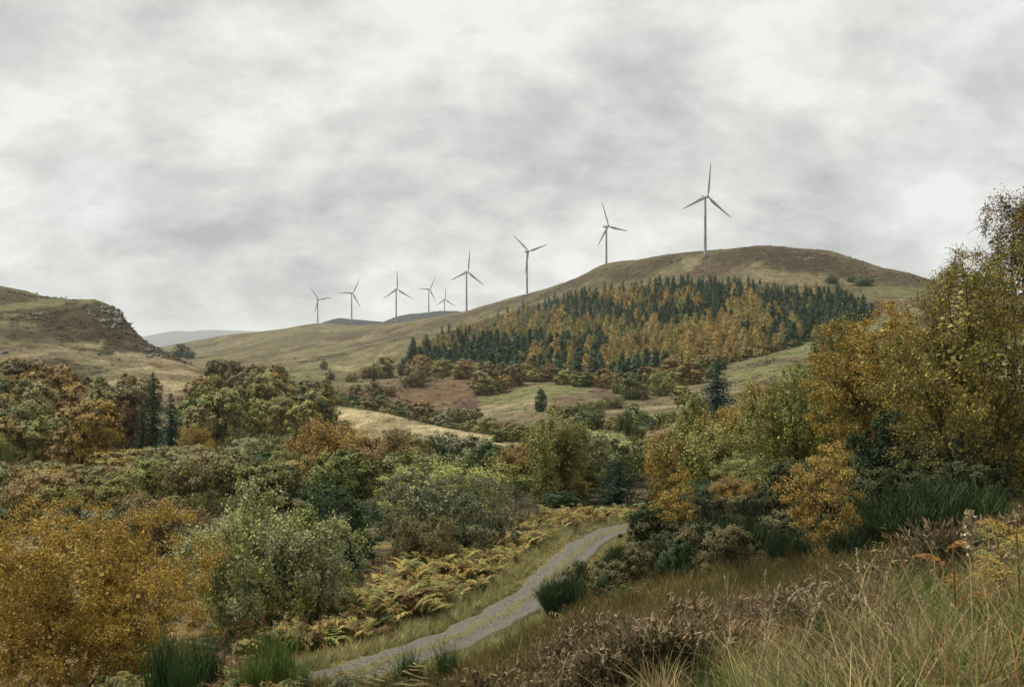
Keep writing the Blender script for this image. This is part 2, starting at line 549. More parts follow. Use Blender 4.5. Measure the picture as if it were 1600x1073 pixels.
# heather, bracken and grass stands: photo x, y, half-width and half-depth in metres, colour, strength
PATCH = [
    (60, 492, 15, 22, HEATH, 1.0), (90, 505, 13, 18, HEATH, 0.9), (150, 497, 22, 28, HEATH, 1.0), (185, 510, 16, 25, HEATH, 1.0), (215, 535, 14, 25, HEATH, 1.0), (240, 556, 12, 20, HEATH, 0.9), (120, 515, 16, 14, HEATH, 0.8),
    (275, 568, 16, 14, RUST, 0.9), (300, 577, 14, 14, RUST, 0.8), (60, 528, 17, 10, HEATH, 0.7), (40, 518, 10, 8, HEATH, 0.6), (150, 548, 13, 8, HEATH, 0.9), (185, 562, 8, 7, HEATH, 0.8), (20, 470, 12, 14, HEATH, 0.5),
    (90, 570, 16, 7, HEATH, 0.7), (230, 560, 20, 9, STRAW, 0.8), (265, 580, 22, 9, STRAW, 0.9), (120, 555, 30, 12, STRAW, 0.4), (250, 600, 14, 9, STRAW, 0.7),
    (700, 600, 55, 90, RUST, 0.85), (620, 610, 40, 80, RUST, 0.8), (720, 620, 40, 40, RUST, 0.85), (650, 600, 18, 60, BROWN, 0.9),
    (750, 632, 16, 18, np.array([0.09, 0.055, 0.04]), 0.95), (920, 613, 22, 14, np.array([0.10, 0.06, 0.045]), 0.9), (880, 622, 14, 10, np.array([0.10, 0.06, 0.045]), 0.8), (830, 630, 14, 10, BROWN, 0.6),
    (860, 608, 40, 40, GREEN, 0.8), (920, 590, 40, 30, GREEN, 0.8), (780, 638, 20, 14, STRAW, 0.8), (1230, 550, 40, 60, GREEN, 0.7), (1180, 580, 30, 30, GREEN, 0.6),
    (560, 648, 25, 16, STRAW * 1.25, 0.95), (640, 668, 25, 16, STRAW * 1.25, 0.95), (740, 685, 25, 14, STRAW * 1.2, 0.95), (600, 665, 12, 10, BROWN, 0.5), (500, 632, 10, 16, STRAW * 1.3, 0.9),
    (1000, 640, 30, 10, STRAW, 0.8), (950, 655, 22, 10, STRAW, 0.7), (1040, 668, 26, 16, STRAW * 1.1, 0.9), (1000, 652, 20, 6, BROWN, 0.7),
    (1190, 398, 60, 50, BROWN * 0.7, 0.7), (1250, 410, 40, 50, HEATH * 1.3, 0.7), (1300, 415, 50, 60, BROWN * 0.7, 0.7), (1140, 400, 30, 40, BROWN * 0.8, 0.6), (1380, 432, 40, 40, BROWN, 0.7), (1020, 412, 60, 50, BROWN * 0.75, 0.6), (920, 432, 60, 60, BROWN * 0.75, 0.6),
    (1230, 436, 60, 25, STRAW, 0.7), (1400, 455, 50, 50, GREEN, 0.7), (1080, 408, 10, 60, STRAW, 0.6), (1100, 425, 30, 30, BROWN, 0.6),
    (700, 505, 40, 60, BROWN * 0.7, 0.6), (770, 480, 60, 60, BROWN * 0.6, 0.6), (640, 530, 40, 60, GREEN, 0.4), (520, 525, 60, 120, HEATH * 1.5, 0.5), (450, 530, 60, 150, HEATH * 1.6, 0.5), (600, 515, 50, 100, BROWN * 0.8, 0.5),
]
# needle litter under the plantation
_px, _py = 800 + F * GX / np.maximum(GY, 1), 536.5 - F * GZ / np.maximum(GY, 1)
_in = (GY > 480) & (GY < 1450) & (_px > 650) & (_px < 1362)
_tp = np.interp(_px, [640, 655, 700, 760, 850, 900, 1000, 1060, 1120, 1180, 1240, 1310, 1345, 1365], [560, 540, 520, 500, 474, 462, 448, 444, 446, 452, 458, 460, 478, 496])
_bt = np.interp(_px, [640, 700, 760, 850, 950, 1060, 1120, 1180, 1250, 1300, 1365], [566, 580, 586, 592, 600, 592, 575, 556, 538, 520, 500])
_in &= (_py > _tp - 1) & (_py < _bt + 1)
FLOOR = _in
wx = (fbm(GX / 11, GY / 16, 61, 5) - 0.5) * 1.5
wy = (fbm(GX / 11, GY / 16, 67, 5) - 0.5) * 1.5
for (px, py, rx, ry, c, st) in PATCH:
    h = ground_hit(px, py, 200)
    sc = 1.3
    if px < 260 and py < 545:
        st *= 0.82
    q = np.hypot((GX - h[0]) / rx + wx * sc, (GY - h[1]) / ry + wy * sc)
    GC = mixn(GC, c, sm(1.04, 0.92, q) * st)

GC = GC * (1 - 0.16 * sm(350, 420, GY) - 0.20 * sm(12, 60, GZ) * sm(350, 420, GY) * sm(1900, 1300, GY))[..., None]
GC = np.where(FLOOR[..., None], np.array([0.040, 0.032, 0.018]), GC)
mg, t = new_mat('turf')
at = t.n('ShaderNodeAttribute', attribute_type='GEOMETRY', attribute_name='col')
tcn = t.n('ShaderNodeTexCoord')
na = t.noise(tcn.outputs['Object'], 0.9, 6, 0.65)
nb = t.noise(tcn.outputs['Object'], 0.12, 5, 0.6)
f1 = t.maprange(na, 0.30, 0.70, 0.35, 1.65)
f2 = t.maprange(nb, 0.30, 0.70, 0.55, 1.45)
c = t.mixc(1.0, at.outputs['Color'], t.math('MULTIPLY', f1, f2), 'MULTIPLY')
bmp = t.n('ShaderNodeBump')
bmp.inputs['Strength'].default_value = 0.9
bmp.inputs['Distance'].default_value = 0.6
t.put(bmp.inputs['Height'], t.math('ADD', na, t.math('MULTIPLY', nb, 5.0)))
finish(t, principled(t, c, 0.95, 0.05, bmp.outputs[0]))
nv, nu = GX.shape
ii = np.arange(nv - 1)[:, None] * nu + np.arange(nu - 1)[None]
GF = np.stack([ii, ii + 1, ii + nu + 1, ii + nu], -1).reshape(-1, 4)
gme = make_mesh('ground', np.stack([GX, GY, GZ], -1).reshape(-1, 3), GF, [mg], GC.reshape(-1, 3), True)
tag(obj('ground', gme), kind='structure')


# far hills beyond the skyline, cool grey of haze put into their colour
def far_hill(name, ridge, Y, depth, base, colr, seed):
    xs = np.linspace(ridge[0][0], ridge[-1][0], 160)
    zs = np.interp(xs, [r[0] for r in ridge], [(536.5 - r[1]) / F * Y for r in ridge])
    ker = np.hanning(9)
    ker /= ker.sum()
    zs = np.convolve(np.pad(zs, 4, 'edge'), ker, 'valid')
    tt = np.linspace(-1, 1, 41)
    Xg = (xs[None] - 800) / F * Y + 0 * tt[:, None]
    Yg = Y + tt[:, None] * depth + 0 * xs[None]
    prof = 1 - np.abs(tt[:, None]) ** 1.6
    nz = (fbm(Xg / (depth * 0.35), Yg / (depth * 0.35), seed, 4) - 0.5)
    Zg = base + (zs[None] - base) * prof + nz * (zs[None] - base) * 0.30 * (1 - prof * 0.85)
    n_, m_ = Xg.shape
    jj = np.arange(n_ - 1)[:, None] * m_ + np.arange(m_ - 1)[None]
    Fq = np.stack([jj, jj + 1, jj + m_ + 1, jj + m_], -1).reshape(-1, 4)
    cc = mixn(colr + 0 * Xg[..., None], STRAW * 0.35, sm(0.45, 0.7, fbm(Xg / 150, Yg / 150, seed + 3, 4)) * 0.3)
    me = make_mesh(name, np.stack([Xg, Yg, Zg], -1).reshape(-1, 3), Fq, [mg], cc.reshape(-1, 3), True)
    return tag(obj(name, me), kind='structure')


far_hill('distant_hill', [(120, 560), (200, 535), (240, 523), (276, 516), (300, 518), (325, 515), (370, 516), (430, 518), (520, 523), (640, 530), (760, 545)], 17000, 2500, -250, np.array([0.045, 0.052, 0.055]), 71)
far_hill('distant_hill', [(440, 530), (480, 512), (518, 500), (532, 497), (550, 499), (590, 502), (640, 506), (700, 520)], 3100, 350, -30, np.array([0.045, 0.050, 0.050]), 73)
far_hill('distant_hill', [(540, 530), (590, 506), (618, 495), (640, 490), (668, 488), (690, 486), (712, 486), (735, 490), (790, 505), (850, 530)], 2900, 300, -30, np.array([0.050, 0.056, 0.056]), 79)

# ------------------------------------------------------------------ the gravel track
PW = 0.92
tang = np.gradient(PATH, axis=0)
tang[:, 2] = 0
tang /= np.linalg.norm(tang, axis=1, keepdims=True)
side = np.stack([tang[:, 1], -tang[:, 0], 0 * tang[:, 0]], -1)
prof_x = np.array([-1.25, -1.06, -0.92, -0.70, -0.48, -0.28, 0, 0.28, 0.48, 0.70, 0.92, 1.06, 1.25])
prof_z = np.array([-0.30, 0.04, 0.05, 0.02, 0.03, 0.08, 0.10, 0.08, 0.03, 0.02, 0.05, 0.04, -0.30])
PV = PATH[:, None] + side[:, None] * (prof_x * PW)[None, :, None]
wob = (vnoise(PV[..., 0] * 0.9, PV[..., 1] * 0.9, 83) - 0.5)
PV = PV + side[:, None] * (wob * 0.35)[..., None]
PV[..., 2] += prof_z[None] + 0.02
n_, m_ = PV.shape[:2]
jj = np.arange(n_ - 1)[:, None] * m_ + np.arange(m_ - 1)[None]
PQ = np.stack([jj, jj + 1, jj + m_ + 1, jj + m_], -1).reshape(-1, 4)
mpth, t = new_mat('gravel_track')
at = t.n('ShaderNodeAttribute', attribute_type='GEOMETRY', attribute_name='col')
tcn = t.n('ShaderNodeTexCoord')
na = t.noise(tcn.outputs['Object'], 9, 5, 0.7)
nb = t.noise(tcn.outputs['Object'], 0.9, 4, 0.6)
fac = t.math('ADD', at.outputs['Fac'], t.math('MULTIPLY', t.math('SUBTRACT', nb, 0.5), 1.3))
gravel = t.mixc(t.maprange(na, 0.3, 0.7, 0, 1), (0.066, 0.059, 0.047, 1), (0.155, 0.142, 0.115, 1))
turf = t.mixc(t.maprange(na, 0.3, 0.7, 0, 1), (0.075, 0.072, 0.032, 1), (0.15, 0.135, 0.065, 1))
c = t.mixc(t.maprange(fac, 0.40, 0.62, 0, 1), gravel, turf)
bmp = t.n('ShaderNodeBump')
bmp.inputs['Strength'].default_value = 0.6
bmp.inputs['Distance'].default_value = 0.03
t.put(bmp.inputs['Height'], na)
finish(t, principled(t, c, 0.95, 0.1, bmp.outputs[0]))
mid_g = np.exp(-(prof_x / 0.34) ** 2) * 0.95 + sm(0.92, 1.12, np.abs(prof_x)) * 0.9
pc = np.repeat(mid_g[None], n_, 0).reshape(-1, 1) * np.ones((1, 3))
tag(obj('path', make_mesh('path', PV.reshape(-1, 3), PQ, [mpth], pc, True)), kind='structure')

# ------------------------------------------------------------------ tree builders
def unit(v):
    return v / (np.linalg.norm(v, axis=-1, keepdims=True) + 1e-9)


def gen_tree(seed, H, W, base=0.25, nlobe=7, nclump=150, nleaf=60, leaf=0.1, clump=0.11, style='round', trunks=1, outward=0.6, thick=0.02, fill=0.55, limbs=10,
             twigs=1, sides=5, lobes=None, aspect=0.6, tight=0.46, skirt=0.26, core=14, main=0.66):
    """a broadleaved tree of height H and spread W: limbs, branches, twigs and thousands of leaf faces.  Returns (wood, leaves) as vertex and quad arrays"""
    r = np.random.default_rng(seed)
    rx = W / 2
    zc0, zc1 = base * H, H
    hz = (zc1 - zc0) / 2
    zc = (zc0 + zc1) / 2
    if lobes is None:
        lobes = []
        if style == 'col':
            for k in range(nlobe):
                f = (k + 0.5) / nlobe
                z = zc0 + (zc1 - zc0) * f
                wr = rx * (0.55 + 0.45 * math.sin(math.pi * min(1, 0.15 + f * 0.95))) * (1 - 0.55 * f ** 3)
                a = r.uniform(0, 6.28)
                lobes.append((np.array([math.cos(a) * rx * 0.25, math.sin(a) * rx * 0.25, z]), np.array([wr * 0.72, wr * 0.72, hz * 0.42])))
        else:
            lobes.append((np.array([0, 0, zc - hz * 0.05]), np.array([rx * main, rx * main, hz * (0.80 if main < 0.7 else 0.9)])))
            for k in range(nlobe):
                a = k * 2.399 + r.uniform(-0.5, 0.5)
                el = (-0.80 if base < 0.09 else -0.5) + (1.78 if base < 0.09 else 1.48) * ((k + r.uniform(0.1, 0.9)) / nlobe)
                rr = math.sqrt(max(0.04, 1 - min(1, el * el)))
                if base < 0.09 and el < 0:
                    rr = max(rr, 0.85)
                c_ = np.array([math.cos(a) * rr * rx * 0.66, math.sin(a) * rr * rx * 0.66, zc + el * hz * 0.64])
                q = r.uniform(0.28, 0.44)
                lobes.append((c_, np.array([rx * q, rx * q, min(hz * 1.2, rx) * q * r.uniform(0.8, 1.1)])))
    vol = np.array([np.prod(l[1]) ** (2 / 3) for l in lobes])
    pick = r.choice(len(lobes), nclump, p=vol / vol.sum())
    d = unit(r.normal(size=(nclump, 3)))
    d[:, 2] = np.where(d[:, 2] < (-0.75 if base < 0.09 else -0.4), -d[:, 2], d[:, 2])
    rad = r.uniform(fill ** 3, 1.0, nclump) ** (1 / 3)
    lc = np.array([lobes[i][0] for i in pick])
    lr = np.array([lobes[i][1] for i in pick])
    C = lc + d * lr * rad[:, None]
    nsk = int(nclump * skirt) if base < 0.09 and style != 'col' else 0
    ext = np.percentile(np.abs(C[:, :2]), 97)
    C[:, :2] *= rx * 0.93 / ext
    zlo = min(C[:, 2].min(), zc0 + 0.05 * H)
    C[:, 2] = zlo + (C[:, 2] - zlo) * (H * 0.96 - zlo) / (C[:, 2].max() - zlo)
    C[:, 2] = np.maximum(C[:, 2], 0.06 * H)
    if nsk:      # boughs sweeping down to the ground
        aa = r.uniform(0, 6.283, nsk)
        uu = r.uniform(0.45, 0.93, nsk)
        zz_ = r.uniform(0.03, 0.38, nsk)
        C[:nsk] = np.stack([np.cos(aa) * rx * uu * (0.8 + 0.5 * zz_), np.sin(aa) * rx * uu * (0.8 + 0.5 * zz_), H * zz_], -1)
        d[:nsk] = unit(np.stack([np.cos(aa), np.sin(aa), 0 * aa + 0.2], -1))
    # wood
    polys = []
    tops = []
    for k in range(trunks):
        a = r.uniform(0, 6.28)
        sp = 0 if trunks == 1 else rx * 0.45
        top = np.array([math.cos(a) * sp + r.normal() * rx * 0.1, math.sin(a) * sp + r.normal() * rx * 0.1, zc0 + (zc1 - zc0) * r.uniform(0.68, 0.85)])
        b0 = np.array([r.normal() * 0.02 * H, r.normal() * 0.02 * H, -0.04 * H]) if trunks > 1 else np.array([0, 0, -0.04 * H])
        m1 = b0 * 0.55 + top * 0.45 + r.normal(size=3) * np.array([0.05, 0.05, 0]) * H
        tt = np.linspace(0, 1, 9)[:, None]
        pts = (1 - tt) ** 2 * b0 + 2 * tt * (1 - tt) * m1 + tt ** 2 * top
        pts[1:-1] += r.normal(size=(7, 3)) * 0.008 * H
        t0 = thick * H / math.sqrt(trunks)
        polys.append((pts, t0 * (1 - 0.85 * tt[:, 0]) + 0.004))
        tops.append(pts)
    nodes = [np.concatenate([p[2:] for p in tops])]
    nrad = [np.concatenate([np.linspace(0.75, 0.2, len(p) - 2) * thick * H / math.sqrt(trunks) for p in tops])]
    lim = r.choice(nclump, min(limbs, nclump), replace=False)
    tn = nodes[0]
    for i in lim:
        e = C[i]
        hh = np.abs(tn[:, 2] - e[2] * r.uniform(0.35, 0.75)) + 0.4 * np.linalg.norm(tn[:, :2] - e[:2], axis=1)
        j = int(np.argmin(hh))
        s = tn[j]
        m1 = s * 0.5 + e * 0.5 + np.array([0, 0, 0.10 * np.linalg.norm(e - s)]) + r.normal(size=3) * 0.06 * np.linalg.norm(e - s)
        tt = np.linspace(0, 1, 8)[:, None]
        pts = (1 - tt) ** 2 * s + 2 * tt * (1 - tt) * m1 + tt ** 2 * e
        pts[1:-1] += r.normal(size=(6, 3)) * 0.02 * np.linalg.norm(e - s)
        rr = nrad[0][j] * 0.6 * (1 - 0.8 * tt[:, 0]) + 0.003
        polys.append((pts, rr))
        nodes.append(pts[2:])
        nrad.append(rr[2:])
    N = np.concatenate(nodes)
    NR = np.concatenate(nrad)
    big = [(p, q) for p, q in polys]
    small = []
    for i in range(nclump):
        e = C[i]
        dd = np.linalg.norm(N - e, axis=1) + np.where(N[:, 2] > e[2], 0.6 * (N[:, 2] - e[2]), 0)
        j = int(np.argmin(dd))
        s = N[j]
        L = np.linalg.norm(e - s)
        if L > 0.02 * H:
            m1 = (s + e) / 2 + np.array([0, 0, 0.12 * L]) + r.normal(size=3) * 0.08 * L
            tt = np.linspace(0, 1, 4)[:, None]
            pts = (1 - tt) ** 2 * s + 2 * tt * (1 - tt) * m1 + tt ** 2 * e
            small.append((pts, np.maximum(NR[j] * 0.5 * (1 - 0.75 * tt[:, 0]), 0.0012 * H * 0.6)))
        for k in range(twigs):
            o = unit(d[i] * 0.8 + r.normal(size=3) * 0.7) * clump * H * r.uniform(0.7, 1.5)
            if style == 'droop':
                o[2] -= clump * H * 0.5
            if style == 'up':
                o[2] = abs(o[2]) + clump * H * 0.4
            small.append((np.stack([e, e + o * 0.5 + np.array([0, 0, 0.05 * clump * H]), e + o]), np.array([0.0011, 0.0009, 0.0005]) * H))
    wv, wq = merge([tubes(big, 6), tubes(small, 3)] if small else [tubes(big, 6)])
    # leaves
    idx = np.repeat(np.arange(nclump), nleaf)
    cs = clump * H * r.uniform(0.6, 1.25, nclump)[idx][:, None]
    off = r.normal(size=(len(idx), 3)) * cs * tight
    if style == 'droop':
        off[:, 2] = off[:, 2] * 1.5 - 0.35 * cs[:, 0]
        off[:, :2] *= 0.75
    elif style == 'up':
        off[:, 2] = off[:, 2] * 1.35 + 0.15 * cs[:, 0]
        off[:, :2] *= 0.8
    else:
        off[:, 2] *= 0.75
    P = C[idx] + off
    P[:, 2] = np.maximum(P[:, 2], 0.02 * H)
    outd = unit(P - np.array([0, 0, zc - 0.3 * hz])) * 0.6 + d[idx] * 0.4 + np.array([0, 0, 0.35])
    nrm = outd * outward + r.normal(size=P.shape) * (1 - outward) * 1.1
    ax = None
    if style == 'up':
        ax = outd + r.normal(size=P.shape) * 0.35 + np.array([0, 0, 0.8])
        nrm = np.cross(ax, r.normal(size=P.shape)) * 0.5 + outd * 1.1
    lv, lq = leaf_quads(P, nrm, leaf * r.uniform(0.6, 1.35, len(P)), aspect, ax, r)
    if core:     # oversized leaf faces added inside the crown to block light
        ci = np.repeat(np.arange(nclump), core)
        axis_p = np.array([0, 0, zc * 0.85])
        cp = axis_p + (C[ci] - axis_p) * r.uniform(0.40, 0.82, (len(ci), 1)) + r.normal(size=(len(ci), 3)) * clump * H * 0.25
        cp[:, 2] = np.maximum(cp[:, 2], 0.03 * H)
        lv, lq = merge([(lv, lq), leaf_quads(cp, unit(cp - axis_p) + r.normal(size=cp.shape) * 0.45, min(clump * H * 0.5, leaf * 2.4) * r.uniform(0.6, 1.2, len(ci)), 0.85, None, r)])
    return (wv, wq), (lv, lq)


def gen_spruce(seed, H, Rr, tiers=24, per=9, droop=0.25, base=0.06, wid=0.13, fluffy=0, power=0.9, leafs=0.3, sub=2):
    """conifer: whorls of drooping boughs, each a ragged spray"""
    r = np.random.default_rng(seed)
    parts = []
    wood = [tubes([(np.array([[0, 0, -0.03 * H], [0, 0, 0.5 * H], [0, 0, 0.98 * H]]), np.array([0.016, 0.010, 0.001]) * H)], 6)]
    P, A, NN, S = [], [], [], []
    for k in range(tiers):
        f = (k + r.uniform(-0.3, 0.3)) / tiers
        z = H * (base + (1 - base) * max(0, f))
        Rk = Rr * (1 - max(0, f)) ** power * r.uniform(0.8, 1.12) + 0.012 * H
        for j in range(per):
            a = r.uniform(0, 6.283)
            L = Rk * r.uniform(0.6, 1.15)
            dirv = np.array([math.cos(a), math.sin(a), 0])
            nn = max(3, int(L / (leafs * 0.55)))
            for q in range(nn):
                g = (q + r.uniform(0, 1)) / nn
                pos = dirv * L * g + np.array([0, 0, z + 0.10 * L * g - droop * L * g * g])
                for _ in range(sub):
                    P.append(pos + r.normal(size=3) * leafs * (0.25 + fluffy))
                    A.append(dirv + r.normal(size=3) * (0.5 + fluffy) + np.array([0, 0, -droop]))
                    NN.append(np.array([0, 0, 0.8]) + dirv * 1.2 + r.normal(size=3) * (0.45 + fluffy * 0.5))
                    S.append(leafs * r.uniform(0.7, 1.5) * (1 - 0.6 * max(0, f)))
    lv, lq = leaf_quads(np.array(P), np.array(NN), np.array(S), 0.5, np.array(A), r)
    return wood[0], (lv, lq)


def gen_broom(seed, H, W, n=1000):
    """dense upright whippy green stems fanning from the ground, forked near the tips"""
    r = np.random.default_rng(seed)
    segs = []
    for i in range(n):
        rad_ = 0.5 * W * math.sqrt(r.uniform(0, 1))
        a = r.uniform(0, 6.283)
        lump = 0.72 + 0.42 * vnoise(np.array([math.cos(a) * rad_ * 5 + 9]), np.array([math.sin(a) * rad_ * 5 + 9]), seed)[0]
        L = H * r.uniform(0.55, 1.0) * lump * math.sqrt(max(0.15, 1 - (rad_ / (0.56 * W)) ** 2))
        h0 = np.array([math.cos(a), math.sin(a)]) * rad_ * 0.55
        lean = rad_ / W * 0.9 + r.normal() * 0.10
        o = np.array([math.cos(a), math.sin(a)]) * lean * L + r.normal(size=2) * 0.05
        p0 = np.array([h0[0], h0[1], 0])
        p2 = np.array([h0[0] + o[0], h0[1] + o[1], L])
        p1 = (p0 + p2) / 2 + np.array([-o[0], -o[1], 0]) * 0.12
        segs.append((p0, p1, p2, 0.012))
        for k in range(4):
            f = r.uniform(0.35, 0.9)
            s = p0 * (1 - f) ** 2 + 2 * f * (1 - f) * p1 + p2 * f * f
            e = s + np.array([r.normal() * 0.07, r.normal() * 0.07, r.uniform(0.10, 0.26)]) * H
            segs.append((s, (s + e) / 2 + r.normal(size=3) * 0.02 * H, e, 0.009))
    s = np.array([[a_, b_, c_] for a_, b_, c_, _ in segs])
    wd = np.array([q[3] for q in segs]) * H * 0.42
    ax = r.normal(size=(len(s), 3))
    ax[:, 2] = 0
    ax = unit(ax) * wd[:, None]
    V = np.stack([s[:, 0] - ax, s[:, 0] + ax, s[:, 1] + ax, s[:, 1] - ax, s[:, 2] + ax * 0.3, s[:, 2] - ax * 0.3], 1).reshape(-1, 3)
    b = np.arange(len(s))[:, None] * 6
    Q = np.concatenate([b + np.array([[0, 1, 2, 3]]), b + np.array([[3, 2, 4, 5]])])
    return V, Q


def place(o, color, tint):
    o.color = (*color, 1)
    o['tint'] = [float(x) for x in tint]


def tree_thing(name, wood, crown, X, Y, z, scale, rotz, color, tint, label, cat='tree', group=None, bark=None):
    e = obj(name, None, None, (X, Y, z), rotz, scale)
    tag(e, label, cat, group)
    tr = obj('trunk', wood, e)
    cr = obj('crown', crown, e)
    place(cr, color, tint)
    place(tr, color, tint)
    return e


# palette (leaf colours as they are)
GOLD, AMBER, YELLOW = (0.31, 0.215, 0.062), (0.28, 0.18, 0.055), (0.36, 0.255, 0.075)
COPPER, UMBER, OLV = (0.225, 0.162, 0.066), (0.165, 0.132, 0.066), (0.205, 0.195, 0.07)
LIME, SAGE, MOSS = (0.23, 0.245, 0.075), (0.30, 0.32, 0.19), (0.125, 0.14, 0.05)
DEEP, PINE, GREY = (0.034, 0.050, 0.021), (0.020, 0.042, 0.026), (0.15, 0.135, 0.105)
BOTTLE = (0.055, 0.085, 0.035)
CN = {'gold': GOLD, 'amber': AMBER, 'yellow': YELLOW, 'copper': COPPER, 'umber': UMBER, 'olive': OLV, 'lime': LIME, 'sage': (0.19, 0.205, 0.115), 'moss': MOSS, 'deep': DEEP, 'pine': PINE, 'grey': GREY, 'bottle': BOTTLE}

# ------------------------------------------------------------------ wind turbines on the ridge
mtw, t = new_mat('turbine_paint')
tcn = t.n('ShaderNodeTexCoord')
nz = t.noise(tcn.outputs['Object'], 0.35, 4, 0.6)
finish(t, principled(t, t.mixc(t.maprange(nz, 0.3, 0.7, 0, 1), (0.25, 0.262, 0.265, 1), (0.31, 0.32, 0.32, 1)), 0.45, 0.4))
mtd, t = new_mat('turbine_dark_steel')
finish(t, principled(t, (0.10, 0.105, 0.11, 1), 0.5, 0.4))

HT, BL = 64.0, 39.0
zt = np.array([-4, 0, 0.4, 0.45, 20, 20.15, 20.3, 42, 42.15, 42.3, 62.6])
rt = np.array([1.75, 1.72, 1.72, 1.68, 1.50, 1.56, 1.50, 1.32, 1.38, 1.32, 1.12])
tv, tq = tubes([(np.stack([0 * zt, 0 * zt, zt], -1), rt)], 24)
me_tower = make_mesh('tower', tv, tq, [mtw], None, True)


def rounded_box(sx, sy, sz, taper=0.8):
    ys = np.linspace(-1, 1, 9)
    V = []
    ns = 16
    for y in ys:
        k = (1 - abs(y) ** 6 * 0.45) * (1 - (y + 1) * 0.5 * (1 - taper))
        for j in range(ns):
            a = 2 * math.pi * j / ns
            cx, cz = math.cos(a), math.sin(a)
            p = 4
            nrm_ = (abs(cx) ** p + abs(cz) ** p) ** (1 / p)
            V.append((cx / nrm_ * sx * k, y * sy, cz / nrm_ * sz * k))
    Q = []
    for i in range(len(ys) - 1):
        for j in range(ns):
            Q.append((i * ns + j, i * ns + (j + 1) % ns, (i + 1) * ns + (j + 1) % ns, (i + 1) * ns + j))
    V.append((0, -sy, 0))
    V.append((0, sy, 0))
    for j in range(0, ns, 2):
        Q.append((len(V) - 2, (j + 2) % ns, j + 1, j))
        Q.append((len(V) - 1, 8 * ns + j, 8 * ns + j + 1, 8 * ns + (j + 2) % ns))
    return np.array(V), np.array(Q)


nv_, nq_ = rounded_box(1.75, 4.6, 1.9, 0.85)        # long axis y; rotor at -y
nv_ = nv_ + np.array([0, 1.6, HT + 0.35])
me_nac = make_mesh('nacelle', nv_, nq_, [mtw], None, True)
vv, vq = rounded_box(0.9, 0.7, 0.45, 1.0)
me_vent = make_mesh('cooler', vv + np.array([0, 5.2, HT + 2.5]), vq, [mtd], None, True)
hy = np.array([0.6, 0.0, -1.0, -1.9, -2.6, -3.0])
hv, hq = tubes([(np.stack([0 * hy, hy, 0 * hy], -1), np.array([1.5, 1.65, 1.6, 1.25, 0.7, 0.05]))], 16)
me_hub = make_mesh('hub', hv + np.array([0, -4.0, HT + 0.35]), hq, [mtw], None, True)
# blade along +z with twist; chord profile
st = np.array([0.0, 0.05, 0.10, 0.17, 0.25, 0.4, 0.6, 0.8, 0.93, 1.0])
ch = np.array([1.7, 1.7, 2.2, 3.3, 3.4, 2.8, 2.1, 1.45, 1.0, 0.3])
th = np.array([1.7, 1.65, 1.35, 0.95, 0.75, 0.5, 0.33, 0.2, 0.12, 0.05])
tw = np.radians([25, 25, 22, 18, 14, 9, 5, 2, 0, 0])
ns = 12
BV = []
for s_, c_, h_, w_ in zip(st, ch, th, tw):
    for j in range(ns):
        a = 2 * math.pi * j / ns
        x = (math.cos(a) * 0.5 + (0.16 if s_ > 0.08 else 0)) * c_
        y = math.sin(a) * 0.5 * h_
        BV.append((x * math.cos(w_) - y * math.sin(w_), x * math.sin(w_) + y * math.cos(w_) - 0.9 * s_ ** 2, 1.1 + s_ * (BL - 1.1)))
BV = np.array(BV)
i_ = np.arange(len(st) - 1)[:, None] * ns
j_ = np.arange(ns)[None]
BQ = np.stack([i_ + j_, i_ + (j_ + 1) % ns, i_ + ns + (j_ + 1) % ns, i_ + ns + j_], -1).reshape(-1, 4)
me_blade = make_mesh('blade', BV, BQ, [mtw], None, True)
dv, dq = rounded_box(0.55, 0.12, 1.1, 1.0)
me_door = make_mesh('access_door', dv + np.array([0.4, -1.66, 3.0]), dq, [mtd], None, True)

TURB = [  # tower x, hub y, distance, rotor angle, yaw, label
    (1102, 308, 1165, 5, 26, 'white wind turbine standing nearest and highest, beside the rounded summit of the hill'),
    (947.5, 354, 1524, -23, 38, 'white wind turbine above the dark plantation, second nearest, one blade pointing right'),
    (823.5, 393, 1680, -50, 30, 'white wind turbine with rotor like a Y, where the ridge dips left of the plantation'),
    (729, 425, 1790, 5, 32, 'white wind turbine with one blade straight up, fourth nearest along the descending ridge'),
    (619, 452, 2080, -2, 34, 'white wind turbine on the low moor with upright blade, between dark far hills'),
    (549.5, 458, 2380, 28, 40, 'white wind turbine on the low moor, second from the left end of the row'),
    (496.5, 468, 2560, -40, 40, 'small white wind turbine at the left end of the row'),
    (670, 452, 2780, 28, 42, 'small white wind turbine on the bluish far hill with one blade pointing left'),
    (694.5, 468, 3000, 0, 34, 'smallest, faintest wind turbine, half hidden behind the bluish far hill'),
]
for (px, hy_, Y, rot, yaw, lab) in TURB:
    X = (px - 800) / F * Y
    z = (536.5 - hy_) / F * Y - HT - 0.35
    root = obj('wind_turbine', None, None, (X, Y, z), R(yaw))
    tag(root, lab, 'wind turbine', 'wind turbines along the ridge')
    obj('tower', me_tower, root)
    nac = obj('nacelle', me_nac, root)
    obj('cooler', me_vent, nac)
    obj('access_door', me_door, root)
    obj('hub', me_hub, root)
    for k in range(3):
        b = obj('blade', me_blade, root, (0, -5.0, HT + 0.35))
        b.rotation_euler = (0, R(rot + 120 * k), 0)

